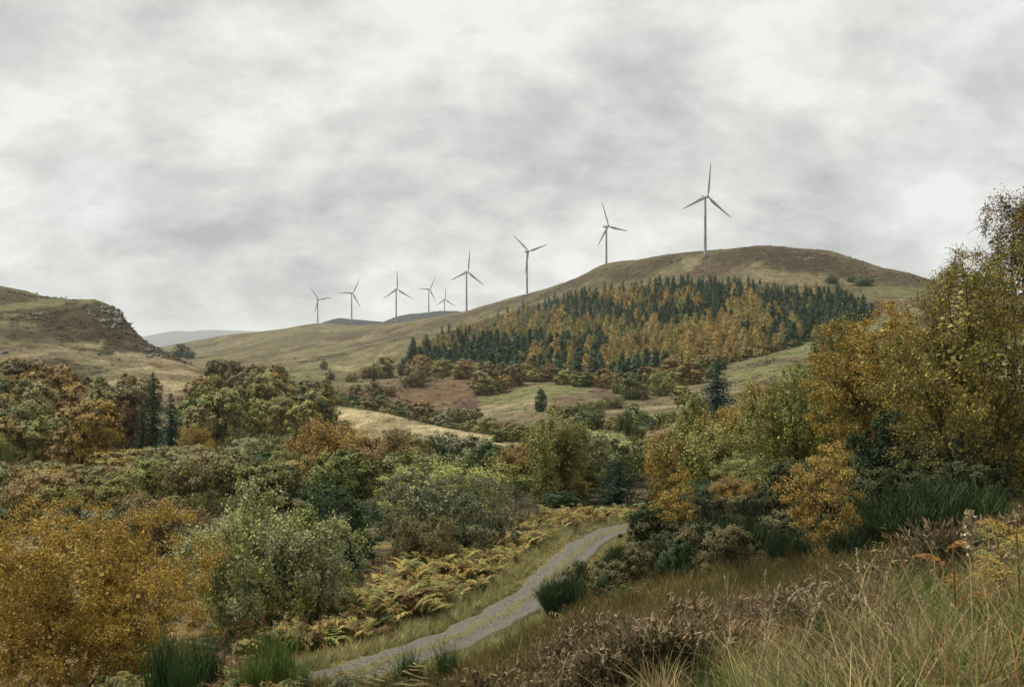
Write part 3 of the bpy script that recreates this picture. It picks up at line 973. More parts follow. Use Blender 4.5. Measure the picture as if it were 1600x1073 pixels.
# ------------------------------------------------------------------ libraries of far vegetation
FAR = []      # rounded broadleaves for the far woods, unit scale: 8 m high
for k in range(8):
    (wv, wq), (lv, lq) = gen_tree(200 + k, 8.0, 7.6 if k % 2 else 6.4, 0.02, 5 + k % 3, 150, 60, 0.32, 0.07, 'round', 1, 0.80, 0.018, 0.90, 7, 0, aspect=0.85, main=0.92)
    v, q = merge([(wv, wq), (lv, lq)])
    mi = np.concatenate([np.zeros(len(wq), int), np.ones(len(lq), int)])
    FAR.append(make_mesh('broadleaf', v, q, [M_BARK, M_FAR], None, False, mi))
DOME = []     # low domed willow scrub: 5 m high, 8 m wide
for k in range(4):
    (wv, wq), (lv, lq) = gen_tree(230 + k, 5.0, 8.0, 0.02, 9, 170, 40, 0.24, 0.11, 'round', 4, 0.75, 0.014, 0.88, 9, 0, aspect=0.8, main=0.88)
    v, q = merge([(wv, wq), (lv, lq)])
    mi = np.concatenate([np.zeros(len(wq), int), np.ones(len(lq), int)])
    DOME.append(make_mesh('dome_shrub', v, q, [M_BARK, M_FAR], None, False, mi))
SPR = []
for k in range(5):
    a_, b_ = gen_spruce(260 + k, 14.0, 3.7 + 0.2 * k, 20, 11, 0.35, 0.03, leafs=1.25, sub=2, power=0.9)
    v, q = merge([a_, b_])
    mi = np.concatenate([np.zeros(len(a_[1]), int), np.ones(len(b_[1]), int)])
    SPR.append(make_mesh('spruce', v, q, [M_BARK, M_NEEDLE], None, False, mi))
LAR = []
for k in range(5):
    a_, b_ = gen_spruce(280 + k, 13.0, 4.6 + 0.25 * k, 15, 11, 0.15, 0.04, leafs=1.15, sub=2, fluffy=0.18, power=0.85)
    v, q = merge([a_, b_])
    mi = np.concatenate([np.zeros(len(a_[1]), int), np.ones(len(b_[1]), int)])
    LAR.append(make_mesh('larch', v, q, [M_BARK, M_FAR], None, False, mi))


def jit(c, amt=0.16, r=rng):
    k = 1 + r.normal() * amt
    return tuple(float(max(0.004, x * k * (1 + r.normal() * 0.05))) for x in c)


def single(name, me, P, scale, color, tint, label, cat, group, rz=None):
    o = obj(name, me, None, tuple(P), rng.uniform(0, 6.28) if rz is None else rz, scale)
    place(o, color, tint)
    return tag(o, label, cat, group)


# plantation: larch and spruce in drifts across the turbine hill
TOPL = [(640, 560), (655, 540), (700, 520), (760, 500), (850, 474), (900, 462), (1000, 448), (1060, 444), (1120, 446), (1180, 452), (1240, 458), (1310, 460), (1345, 478), (1365, 496)]
BOTL = [(640, 566), (700, 580), (760, 586), (850, 592), (950, 600), (1060, 592), (1120, 575), (1180, 556), (1250, 538), (1300, 520), (1365, 500)]
tx, ty = zip(*TOPL)
bx_, by_ = zip(*BOTL)


def larchness(px, py):
    """drifts of larch seen on the hillside"""
    v = 0.0
    for (cx, cy_, rx, ry, s) in ((770, 515, 70, 14, 1), (840, 500, 60, 16, 1), (960, 470, 65, 22, 1.1), (1060, 470, 30, 14, 0.9), (900, 520, 100, 14, 0.8), (1000, 545, 90, 18, 0.9), (1090, 530, 90, 28, 0.9),
                                (1180, 500, 60, 28, 0.7), (1265, 452, 50, 11, 1.3), (1160, 480, 30, 20, 0.5), (1110, 555, 60, 18, 1.0), (1190, 545, 25, 12, 0.8), (1020, 575, 90, 14, 0.8), (700, 545, 40, 10, 0.8),
                                (780, 560, 40, 20, -0.1), (900, 480, 60, 10, -0.9), (1080, 445, 90, 14, -1.2), (860, 565, 60, 14, 0.5), (1310, 485, 40, 16, 0.1)):
        v += s * math.exp(-((px - cx) / rx) ** 2 - ((py - cy_) / ry) ** 2)
    return v


LOWS, LOWL = [], []
for k in range(3):
    a_, b_ = gen_spruce(262 + k, 10.5, 3.3, 10, 6, 0.35, 0.03, leafs=1.7, sub=1, power=1.0)
    LOWS.append(b_)
    a_, b_ = gen_spruce(285 + k, 10.0, 3.6, 9, 6, 0.15, 0.04, leafs=1.6, sub=1, fluffy=0.15, power=0.85)
    LOWL.append(b_)
cnt = [0, 0]
prnd = random.Random(5)
pts = []
y_ = 440.0
while y_ < 604:
    x_ = 636 + prnd.uniform(0, 10)
    while x_ < 1370:
        pts.append((x_ + prnd.uniform(-4, 4), y_ + prnd.uniform(-2.5, 2.5)))
        x_ += 9.3 + (y_ - 440) * 0.03
    y_ += 5.0 + (y_ - 440) * 0.028
stand = []
for (px, py) in pts:
    if not (np.interp(px, tx, ty) <= py <= np.interp(px, bx_, by_)):
        continue
    h = ground_hit(px, py, 480)
    if 500 < h[1] < 1450:
        stand.append((h[1], px, py, h))
stand.sort(key=lambda q: q[0])
rest = {0: [], 1: []}
for (_, px, py, h) in stand:
    lar = larchness(px, py) + prnd.gauss(0, 0.28) > 0.50
    s = prnd.uniform(0.72, 1.18)
    if lar:
        c0 = jit((0.34, 0.245, 0.085) if py < 480 or prnd.random() < 0.5 else (0.23, 0.21, 0.08), 0.24)
    else:
        c0 = jit((0.038, 0.072, 0.037), 0.28)
    if py > 540:
        s *= 1.2
    k = 0 if lar else 1
    if cnt[k] >= 299:
        rest[k].append((h, s, c0))
        continue
    cnt[k] += 1
    if lar:
        single('larch', LAR[prnd.randrange(5)], h - np.array([0, 0, 0.6]), (s * 1.12, s * 1.12, s * 0.88), c0, jit((0.25, 0.20, 0.075)), 'golden autumn larch in the conifer plantation below the turbines', 'tree', 'larches in the hillside plantation')
    else:
        single('spruce', SPR[prnd.randrange(5)], h - np.array([0, 0, 0.6]), (s * 1.5, s * 1.5, s * 0.82), c0, jit((0.06, 0.09, 0.04)), 'dark green spruce in the conifer plantation below the turbines', 'tree', 'spruces in the hillside plantation')
PLANT_REST = rest
print('rest', len(rest[0]), len(rest[1]))
print('plantation', cnt)

# left wood on the slope below the crag
cntw = {}
wr = random.Random(8)
y_ = 603.0
while y_ < 752:
    x_ = -45 + wr.uniform(0, 30)
    top_lim = [(-60, 600), (90, 612), (200, 622), (270, 640), (310, 632), (350, 605), (420, 602), (470, 618), (500, 640), (520, 660)]
    bot_lim = [(-60, 752), (120, 745), (240, 728), (330, 712), (420, 700), (520, 690)]
    while x_ < 500:
        px, py = x_ + wr.uniform(-9, 9), y_ + wr.uniform(-6, 6)
        x_ += 32 + (y_ - 600) * 0.10
        if not (np.interp(px, *zip(*top_lim)) < py < np.interp(px, *zip(*bot_lim))):
            continue
        if 205 < px < 300 and 640 < py < 740:
            continue
        h = ground_hit(px, py, 150)
        if h[1] > 520:
            continue
        q = wr.random()
        kind = 'copper' if q < 0.28 else 'umber' if q < 0.44 else 'olive' if q < 0.72 else 'moss' if q < 0.90 else 'amber' if q < 0.96 else 'gold'
        if px > 330 and q < 0.3:
            kind = 'olive'
        s = wr.uniform(1.1, 1.6) * (1.0 if py > 640 else 0.9)
        cname = {'copper': 'copper brown', 'umber': 'dull umber brown', 'olive': 'olive', 'moss': 'mossy green', 'amber': 'amber', 'gold': 'golden'}[kind]
        cntw[kind] = cntw.get(kind, 0) + 1
        single('woodland_tree', FAR[wr.randrange(8)], h - np.array([0, 0, s * 1.3]), (s, s, s * wr.uniform(1.05, 1.45)), jit(CN[kind], 0.32), jit(CN[wr.choice([kind, kind, 'umber', 'olive'])], 0.2),
               f'{cname} rounded tree in the mixed wood below the rocky hill', 'tree', f'{cname} trees in the wood below the crag')
    y_ += 15
print('wood', cntw)

ORD = ['first', 'second', 'third', 'fourth', 'fifth', 'sixth', 'seventh', 'eighth', 'ninth', 'tenth', 'eleventh', 'twelfth', 'thirteenth', 'fourteenth', 'fifteenth', 'sixteenth', 'seventeenth', 'eighteenth', 'nineteenth', 'twentieth']
# valley trees and scrub seen one by one: x, base y, width, height (photo pixels), colour, distance range start
VAL = [
    (506, 577, 12, 14, 'olive', 600), (516, 593, 13, 13, 'bottle', 500), (509, 604, 18, 11, 'bottle', 500), (568, 591, 11, 18, 'yellow', 500), (549, 596, 20, 14, 'olive', 500), (600, 590, 34, 32, 'olive', 500), (578, 590, 18, 16, 'umber', 500),
    (631, 585, 20, 24, 'deep', 500), (656, 590, 34, 34, 'copper', 500), (690, 590, 28, 26, 'olive', 500), (722, 592, 30, 30, 'copper', 500), (752, 596, 26, 24, 'umber', 500), (648, 604, 42, 26, 'umber', 500),
    (556, 621, 20, 20, 'umber', 400), (585, 632, 30, 34, 'umber', 400), (608, 618, 22, 14, 'copper', 400), (515, 630, 26, 26, 'olive', 345), (535, 636, 22, 22, 'moss', 345), (553, 642, 26, 24, 'bottle', 345), (575, 646, 30, 26, 'moss', 345), (597, 648, 26, 30, 'bottle', 345),
    (613, 652, 24, 22, 'deep', 340), (628, 648, 30, 26, 'umber', 345), (660, 664, 42, 36, 'copper', 330), (684, 664, 26, 22, 'moss', 330), (712, 664, 36, 26, 'moss', 320), (740, 662, 26, 24, 'umber', 320), (736, 680, 16, 18, 'gold', 300), (708, 676, 28, 14, 'amber', 290),
    (758, 688, 36, 34, 'olive', 270), (777, 694, 24, 20, 'moss', 250), (794, 692, 22, 22, 'olive', 255), (786, 676, 22, 16, 'copper', 300), (816, 690, 26, 24, 'olive', 250),
    (786, 607, 22, 20, 'gold', 400), (762, 615, 46, 36, 'umber', 400), (803, 602, 26, 32, 'umber', 450), (826, 592, 26, 26, 'copper', 450), (858, 592, 18, 16, 'moss', 500), (876, 594, 18, 14, 'moss', 500),
    (845, 643, 18, 34, 'bottle', 350), (866, 650, 24, 18, 'olive', 330), (888, 652, 24, 18, 'moss', 330), (910, 650, 28, 20, 'moss', 330), (932, 646, 30, 20, 'moss', 330), (958, 638, 36, 20, 'moss', 330), (990, 642, 16, 12, 'olive', 330),
    (966, 614, 20, 30, 'copper', 400), (984, 622, 30, 38, 'moss', 400), (1004, 622, 20, 22, 'olive', 400), (1010, 602, 28, 28, 'olive', 420), (1034, 616, 44, 32, 'olive', 400), (1066, 631, 32, 27, 'olive', 380),
    (1078, 600, 42, 32, 'copper', 420), (1053, 590, 36, 30, 'copper', 450), (1092, 584, 14, 24, 'copper', 480), (1110, 590, 20, 16, 'moss', 480), (1240, 540, 16, 10, 'moss', 500), (1222, 543, 14, 9, 'moss', 500), (1205, 548, 16, 10, 'olive', 500),
    (540, 672, 16, 14, 'bottle', 200), (548, 680, 12, 10, 'umber', 200),
    (283, 558, 22, 20, 'bottle', 420), (296, 560, 18, 12, 'bottle', 420), (345, 576, 30, 16, 'olive', 430), (360, 582, 16, 12, 'moss', 430), (334, 590, 22, 26, 'deep', 400), (350, 592, 22, 22, 'deep', 400),
    (1330, 440, 14, 8, 'bottle', 700), (1350, 446, 30, 12, 'bottle', 700), (1300, 442, 20, 10, 'bottle', 700),
]
groups = {}
for v_ in VAL:
    groups.setdefault(v_[4], []).append(v_)
cword = {'gold': 'golden', 'amber': 'amber', 'yellow': 'bright yellow', 'copper': 'copper brown', 'umber': 'dark umber', 'olive': 'olive', 'moss': 'moss green', 'deep': 'very dark green', 'bottle': 'bottle green'}
vr = random.Random(3)
for kname, lst in groups.items():
    lst.sort()
    for i, (px, py, wpx, hpx, kn, y0) in enumerate(lst):
        h = ground_hit(px, py, y0)
        hm = hpx / F * h[1] * 1.08
        wm = wpx / F * h[1] * 1.08
        lab = f'{cword[kn]} rounded tree in the open valley' + (f', {ORD[i]} such from the left' if len(lst) > 1 else '')
        if wpx > hpx * 1.35:
            single('valley_shrub', DOME[vr.randrange(4)], h - np.array([0, 0, hm * 0.10]), (wm / 7.8, wm / 7.8, hm / 4.5), jit(CN[kn], 0.1), jit(CN[vr.choice(['olive', 'umber', kn])]), lab.replace('rounded tree', 'low shrub'), 'shrub', 'trees and shrubs dotted about the valley')
        else:
            single('valley_tree', FAR[vr.randrange(8)], h - np.array([0, 0, hm * 0.16]), (wm / 6.6, wm / 6.6, hm / 6.9), jit(CN[kn], 0.1), jit(CN[vr.choice(['olive', 'umber', kn])]), lab, 'tree', 'trees and shrubs dotted about the valley')

# belts of broadleaves: along the foot of the plantation and down the stream in the valley
br_ = random.Random(17)
BELT = []
x_ = 660
while x_ < 1130:
    BELT.append((x_ + br_.uniform(-5, 5), float(np.interp(x_, bx_, by_)) + br_.uniform(1, 8), br_.uniform(18, 34), br_.uniform(18, 30), 480, 'foot'))
    x_ += br_.uniform(11, 20)
x_ = 500
while x_ < 1090:
    BELT.append((x_ + br_.uniform(-6, 6), float(np.interp(x_, [500, 600, 700, 800, 900, 1000, 1090], [642, 658, 680, 700, 676, 668, 660])) + br_.uniform(-10, 6), br_.uniform(16, 36), br_.uniform(14, 30), 345 if x_ < 800 else 250, 'stream'))
    x_ += br_.uniform(11, 22)
for (px, py, wpx, hpx, y0, where) in BELT:
    h = ground_hit(px, py, y0)
    kn = br_.choice(['copper', 'olive', 'umber', 'olive', 'moss'] if where == 'foot' else ['olive', 'moss', 'bottle', 'umber', 'moss', 'sage'])
    hm, wm = hpx / F * h[1], wpx / F * h[1]
    cw_ = {'copper': 'copper brown', 'olive': 'olive', 'umber': 'umber brown', 'moss': 'moss green', 'bottle': 'dark green', 'sage': 'grey-green'}[kn]
    lab = f'{cw_} tree in the broadleaf belt along the foot of the plantation' if where == 'foot' else f'{cw_} bush in the belt of scrub along the valley stream'
    single('belt_tree', FAR[br_.randrange(8)], h - np.array([0, 0, hm * 0.16]), (wm / 6.6, wm / 6.6, hm / 6.9), jit(CN[kn], 0.15), jit(CN[br_.choice([kn, 'olive'])], 0.12), lab, 'tree' if where == 'foot' else 'bush',
           f'{cw_} trees along the plantation foot' if where == 'foot' else f'{cw_} bushes along the valley stream')

# ------------------------------------------------------------------ mid-distance trees, each with its own place
LIBM = {}


def lib(kind):
    """(wood mesh, crown mesh, nominal height, nominal width), built once"""
    if kind in LIBM:
        return LIBM[kind]
    spec = {
        'dome': dict(main=0.9, twigs=0, H=5.0, W=8.0, base=0.02, nlobe=10, nclump=142, nleaf=120.000, leaf=0.221, clump=0.10, style='round', trunks=5, outward=0.75, fill=0.75, thick=0.014),
        'dome2': dict(main=0.88, twigs=0, H=5.0, W=7.0, base=0.02, nlobe=8, nclump=130, nleaf=120.000, leaf=0.221, clump=0.105, style='round', trunks=4, outward=0.72, fill=0.7, thick=0.014),
        'birch': dict(twigs=0, H=9.0, W=6.0, base=0.04, nlobe=8, nclump=161, nleaf=124.600, leaf=0.176, clump=0.075, style='droop', trunks=2, outward=0.55, fill=0.5, thick=0.014),
        'birch2': dict(twigs=0, H=9.0, W=6.5, base=0.06, nlobe=9, nclump=161, nleaf=111.800, leaf=0.176, clump=0.075, style='droop', trunks=3, outward=0.55, fill=0.45, thick=0.016),
        'oak': dict(main=0.8, twigs=0, H=7.0, W=8.0, base=0.05, nlobe=10, nclump=148, nleaf=147.000, leaf=0.145, clump=0.085, style='round', trunks=1, outward=0.72, fill=0.65, thick=0.024),
        'bare': dict(core=0, H=4.0, W=4.2, base=0.1, nlobe=6, nclump=99, nleaf=20.000, leaf=0.091, clump=0.14, style='up', trunks=6, outward=0.3, fill=0.3, thick=0.012, twigs=7),
    }[kind]
    (wv, wq), (lv, lq) = gen_tree(300 + len(LIBM) * 7, **spec)
    wm = make_mesh(kind + '_wood', wv, wq, [M_BIRCH if kind == 'birch2' else M_TWIG if kind == 'bare' else M_BARK], None, True)
    cm = make_mesh(kind + '_crown', lv, lq, [M_FAR])
    LIBM[kind] = (wm, cm, spec['H'], spec['W'])
    return LIBM[kind]


MID = [  # x, top y, width px, distance, library, colour, tint, rotation, label
    (60, 735, 95, 150, 'dome', 'olive', 'gold', 0.3, 'yellow-olive domed willow at the left edge, behind the big yellow tree'),
    (100, 755, 60, 125, 'dome2', 'moss', 'lime', 1.3, 'dark green domed bush peeping over the yellow tree near the left edge'),
    (108, 728, 70, 175, 'dome2', 'umber', 'olive', 2.1, 'dull brown low dome of scrub under the brown wood at left'),
    (15, 728, 60, 180, 'dome', 'umber', 'copper', 0.9, 'brown scrub dome at the very left below the wood'),
    (-4, 672, 44, 190, 'birch', 'lime', 'moss', 0.1, 'bright lime green tree cut by the left edge of the picture'),
    (185, 748, 90, 135, 'dome', 'olive', 'moss', 4.0, 'wide low olive dome of willow scrub above the yellow tree'),
    (190, 706, 84, 178, 'dome2', 'amber', 'olive', 2.5, 'golden topped domed willow at the foot of the brown wood'),
    (282, 700, 94, 175, 'dome', 'olive', 'umber', 5.2, 'broad brown-olive domed willow below the two dark spruces'),
    (252, 738, 76, 150, 'dome2', 'olive', 'umber', 0.7, 'brownish scrub dome between two larger olive domes'),
    (335, 724, 118, 132, 'dome', 'lime', 'olive', 1.9, 'large yellow-green domed willow just above the pale green willow'),
    (292, 772, 56, 112, 'dome2', 'moss', 'lime', 3.4, 'small round green bush left of the pale green willow top'),
    (388, 688, 86, 180, 'dome', 'sage', 'olive', 0.2, 'grey-green willow dome in the middle of the valley scrub'),
    (440, 684, 60, 215, 'dome2', 'sage', 'bottle', 2.9, 'bluish green low willow in front of the right end of the wood'),
    (302, 660, 44, 215, 'birch', 'gold', 'olive', 1.1, 'slim golden tree right of the dark spruces'),
    (328, 682, 18, 205, 'birch', 'yellow', 'gold', 2.2, 'very thin yellow sapling beside the slim golden tree'),
    (436, 707, 36, 160, 'dome2', 'lime', 'lime', 5.0, 'small vivid lime bush left of the copper birches'),
    (448, 722, 80, 140, 'dome', 'olive', 'copper', 4.4, 'olive-brown scrub dome left below the copper birches'),
    (395, 738, 66, 128, 'dome2', 'olive', 'moss', 3.0, 'olive bush rising behind the pale green willow'),
    (470, 690, 60, 175, 'dome', 'copper', 'gold', 2.2, 'rusty bush left behind the copper birches'),
    (525, 652, 116, 118, 'birch2', 'amber', 'copper', 0.0, 'golden-brown birch with pale trunks, left of the copper pair'),
    (592, 670, 112, 115, 'birch2', 'copper', 'umber', 2.0, 'darker rust-brown birch with pale forked trunks, right of the copper pair'),
    (688, 666, 66, 150, 'oak', 'deep', 'bottle', 1.0, 'dark green oak on the pale spur in mid valley'),
    (640, 690, 60, 165, 'dome2', 'sage', 'moss', 1.0, 'small grey-green dome left of the dark oak'),
    (620, 676, 44, 210, 'dome', 'bottle', 'sage', 1.0, 'bluish low scrub under the pale spur'),
    (745, 695, 50, 170, 'dome', 'bottle', 'moss', 4.0, 'blue-green low bush right of the dark oak'),
    (700, 702, 215, 78, 'oak', 'lime', 'olive', 0.4, 'yellow-green rounded tree behind the grey-green willow by the track'),
    (815, 688, 72, 98, 'birch', 'copper', 'amber', 1.5, 'russet birch left of the tall olive birch'),
    (866, 640, 92, 92, 'birch', 'olive', 'lime', 0.8, 'tall olive weeping birch in the middle, above the track bend'),
    (895, 745, 50, 95, 'birch', 'gold', 'olive', 2.8, 'gold-edged low birch leaning from the tall olive birch'),
    (945, 682, 118, 108, 'dome', 'lime', 'sage', 3.6, 'pale yellow-green willow behind the dark pine at the track bend'),
    (960, 672, 44, 160, 'birch', 'olive', 'moss', 2.6, 'olive birch rising behind the pale willow'),
    (976, 636, 26, 190, 'birch', 'moss', 'bottle', 1.7, 'slim dark green birch behind the pale willow'),
    (996, 662, 24, 190, 'birch', 'moss', 'olive', 0.5, 'small green tree right of the slim dark birch'),
    (1010, 690, 70, 130, 'dome2', 'moss', 'sage', 0.5, 'soft green bush between the dark pine and the golden birch'),
    (1068, 643, 104, 88, 'birch2', 'olive', 'gold', 2.4, 'golden-edged weeping birch right of the track bend'),
    (1035, 668, 46, 92, 'birch', 'gold', 'amber', 4.4, 'orange-gold birch crown left of the weeping birch'),
    (1084, 622, 46, 180, 'dome2', 'moss', 'lime', 3.3, 'green bush left of the dark spreading spruce'),
    (1146, 624, 56, 135, 'oak', 'gold', 'yellow', 3.2, 'bright gold rounded tree right of the dark spreading spruce'),
    (1190, 586, 76, 190, 'oak', 'copper', 'amber', 0.9, 'rust-gold tree behind the green birch on the right slope'),
    (1155, 690, 62, 92, 'bare', 'grey', 'umber', 0.9, 'leafless grey twiggy shrub among the right-hand birches'),
    (1165, 700, 70, 76, 'oak', 'lime', 'sage', 1.1, 'pale-tipped green bush below the grey twiggy shrub'),
    (1145, 745, 62, 58, 'birch2', 'copper', 'amber', 4.1, 'reddish brown sapling between the two yellow birches'),
    (1308, 484, 74, 150, 'birch', 'moss', 'olive', 1.4, 'tall dark olive tree in front of the plantation, left of the orange tree'),
    (1268, 548, 60, 160, 'oak', 'bottle', 'moss', 2.4, 'dark green rounded tree below the tall olive tree'),
    (1262, 590, 50, 110, 'birch2', 'amber', 'copper', 1.9, 'amber tree between the green birch and the orange tree'),
    (812, 772, 60, 72, 'bare', 'grey', 'umber', 2.9, 'grey leafless bush beside the bracken at the track'),
    (880, 768, 50, 88, 'dome2', 'deep', 'bottle', 0.9, 'small dark green bush under the tall olive birch'),
    (800, 735, 50, 90, 'oak', 'bottle', 'moss', 0.4, 'dark green tree squeezed between the grey-green willow and russet birch'),
    (245, 770, 120, 62, 'birch2', 'umber', 'copper', 5.5, 'brown thinning tree between the yellow tree and the pale willow'),
    (340, 850, 100, 60, 'dome2', 'deep', 'bottle', 5.5, 'dark green bush hidden behind the pale willow'),
    (1118, 660, 110, 84, 'birch', 'olive', 'lime', 0.6, 'olive birch right of the golden-edged weeping birch'),
    (1196, 612, 118, 96, 'birch2', 'olive', 'gold', 1.6, 'gold-flecked birch behind the loose green birch'),
    (1300, 600, 110, 78, 'birch', 'amber', 'olive', 2.6, 'amber-olive birch between the green birch and the dark hazel'),
    (1182, 705, 110, 68, 'oak', 'moss', 'olive', 3.6, 'mossy green rounded tree at the foot of the gold-flecked birch'),
    (1246, 715, 80, 50, 'birch', 'bottle', 'moss', 4.6, 'dark green birch just behind the golden sapling'),
    (1098, 742, 76, 64, 'oak', 'bottle', 'deep', 5.6, 'dark green rounded tree behind the slender yellow birch'),
    (1352, 690, 90, 46, 'oak', 'deep', 'bottle', 0.2, 'dark rounded tree right behind the golden sapling'),
    (905, 880, 46, 41, 'dome2', 'deep', 'olive', 0.3, 'small dark bush on the near verge where the track narrows'),
    (955, 900, 60, 34, 'dome2', 'bottle', 'umber', 1.3, 'low dark bush on the bank below the track bend'),
    (1010, 890, 66, 33, 'dome', 'deep', 'umber', 2.3, 'broad dark bush in the middle of the bank above the heather'),
    (1060, 905, 60, 28, 'dome2', 'deep', 'bottle', 3.3, 'dark bush just above the left end of the heather'),
    (1130, 895, 80, 26, 'dome', 'deep', 'umber', 4.3, 'dark bush above the middle of the heather'),
    (1108, 800, 90, 47, 'dome2', 'deep', 'bottle', 1.5, 'dark green bramble mound right of the slender yellow birch'),
    (1190, 795, 100, 44, 'dome', 'deep', 'umber', 2.5, 'dark mound of bramble at the foot of the green birch'),
    (1020, 790, 70, 60, 'dome2', 'deep', 'moss', 3.5, 'dark rounded bush at the inside of the track bend'),
    (1230, 850, 80, 33, 'dome2', 'deep', 'umber', 0.5, 'low dark bramble left under the golden sapling'),
    (1345, 790, 110, 36, 'dome', 'deep', 'bottle', 4.5, 'dark bramble mound right of the golden sapling'),
    (1090, 850, 70, 38, 'dome2', 'umber', 'deep', 5.0, 'brown-green bramble below the slender yellow birch'),
]
for (px, top, wpx, Y, kind, c1, c2, rz, lab) in MID:
    wm, cm, H0, W0 = lib(kind)
    X = (px - 800) / F * Y
    z = ground_z(X, Y)[0]
    ztop = (536.5 - top) / F * Y
    Hm = max(1.2, ztop - z)
    Wm = wpx / F * Y * (1.25 if kind in ('dome', 'dome2') else 1.12)
    Hm *= 1.12 if kind in ('dome', 'dome2') else 1.0
    cat = 'shrub' if kind in ('dome', 'dome2', 'bare') else 'tree'
    tree_thing({'dome': 'willow_shrub', 'dome2': 'willow_shrub', 'birch': 'birch_tree', 'birch2': 'birch_tree', 'oak': 'oak_tree', 'bare': 'bare_shrub'}[kind], wm, cm, X, Y, z - 0.03 * Hm,
               (Wm / W0, Wm / W0, Hm / H0 * 1.02), rz, CN[c1], CN[c2], lab, cat, 'trees and scrub of the valley floor')

# fill of willow scrub between the wood and the near trees
fr_ = random.Random(31)
SW = {'olive': 'olive', 'umber': 'umber brown', 'moss': 'moss green', 'sage': 'grey-green', 'bottle': 'dark green', 'copper': 'copper brown'}
fill_n = 0
for (y_, step) in ((64, 150), (82, 120), (102, 104), (118, 92), (138, 82), (160, 70)):
    x_ = -50 + fr_.uniform(0, 30)
    while x_ < 1000:
        px = x_ + fr_.uniform(-10, 10)
        x_ += step * fr_.uniform(0.8, 1.5)
        Y = y_ * fr_.uniform(0.95, 1.05)
        if (px > 500 and y_ > 130) or (y_ < 90 and px > 330):
            continue
        X = (px - 800) / F * Y
        kind = fr_.choice(['dome', 'dome2'])
        wm, cm, H0, W0 = lib(kind)
        q = fr_.uniform(0.85, 1.2) * (0.6 if y_ < 90 else 1.0)
        cn = fr_.choice(['olive', 'umber', 'moss', 'sage', 'bottle', 'olive', 'copper'])
        tree_thing('scrub_willow', wm, cm, X, Y, ground_z(X, Y)[0] - 0.2, (q, q, q * fr_.uniform(0.85, 1.15)), fr_.uniform(0, 6.28), jit(CN[cn], 0.12), jit(CN[fr_.choice([cn, 'olive'])], 0.12),
                   f'low {SW[cn]} bush in the dense scrub filling the valley floor', 'shrub', f'{SW[cn]} scrub bushes of the valley floor')
        fill_n += 1

# the dark thicket under the right-hand birches
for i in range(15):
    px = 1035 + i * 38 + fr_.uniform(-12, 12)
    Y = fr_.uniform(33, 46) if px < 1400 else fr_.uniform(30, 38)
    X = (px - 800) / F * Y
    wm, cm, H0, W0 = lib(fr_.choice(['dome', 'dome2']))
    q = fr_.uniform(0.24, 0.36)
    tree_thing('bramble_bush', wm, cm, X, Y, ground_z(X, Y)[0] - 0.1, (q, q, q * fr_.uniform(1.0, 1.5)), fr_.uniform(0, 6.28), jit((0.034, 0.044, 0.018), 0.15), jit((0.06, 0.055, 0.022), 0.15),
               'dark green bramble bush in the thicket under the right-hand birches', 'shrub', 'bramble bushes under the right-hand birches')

# conifers with room of their own
a_, b_ = gen_spruce(401, 12.0, 4.3, 28, 14, 0.30, 0.02, leafs=0.42, sub=2, power=0.78)
sw, sc_ = make_mesh('spruce_wood', *a_, [M_BARK], None, True), make_mesh('spruce_crown', *b_, [M_NEEDLE])
a_, b_ = gen_spruce(402, 8.0, 4.3, 16, 13, 0.05, 0.03, leafs=0.30, sub=2, fluffy=0.25, power=0.55)
pw_, pc_ = make_mesh('pine_wood', *a_, [M_BARK], None, True), make_mesh('pine_crown', *b_, [M_NEEDLE])
for (px, top, wpx, Y, wm, cm, H0, W0, c1, c2, lab) in (
        (239, 578, 40, 262, sw, sc_, 12, 7.2, (0.028, 0.055, 0.032), (0.05, 0.08, 0.035), 'tall dark spruce with a thin tip rising out of the brown wood'),
        (267, 612, 48, 235, sw, sc_, 12, 7.2, (0.018, 0.040, 0.024), (0.03, 0.06, 0.03), 'very dark broad spruce in front of the thin-tipped one'),
        (222, 625, 34, 240, sw, sc_, 12, 7.2, (0.04, 0.06, 0.03), (0.07, 0.08, 0.03), 'greenish spruce left of the very dark one'),
        (120, 655, 30, 225, sw, sc_, 12, 7.2, (0.035, 0.058, 0.03), (0.06, 0.075, 0.03), 'narrow dark conifer deep in the brown wood at left'),
        (146, 728, 18, 170, sw, sc_, 12, 7.2, (0.04, 0.085, 0.055), (0.05, 0.09, 0.05), 'tiny blue-green fir among the scrub domes'),
        (1120, 562, 84, 235, sw, sc_, 12, 7.2, (0.016, 0.036, 0.024), (0.025, 0.05, 0.03), 'dark spreading spruce standing alone in front of the fields'),
        (966, 706, 92, 88, pw_, pc_, 8, 8.6, (0.018, 0.045, 0.028), (0.03, 0.06, 0.03), 'dark bushy pine at the bend of the track'),
        (584, 562, 9, 640, sw, sc_, 12, 7.2, (0.03, 0.05, 0.03), (0.04, 0.06, 0.03), 'lone dark spire of a conifer at the left tip of the plantation belt')):
    X = (px - 800) / F * Y
    z = ground_z(X, Y)[0]
    Hm = (536.5 - top) / F * Y - z
    Wm = wpx / F * Y * 1.15
    tree_thing('spruce_tree' if cm is sc_ else 'pine_tree', wm, cm, X, Y, z, (Wm / W0, Wm / W0, Hm / H0), px * 0.7, c1, c2, lab, 'tree', 'single conifers')

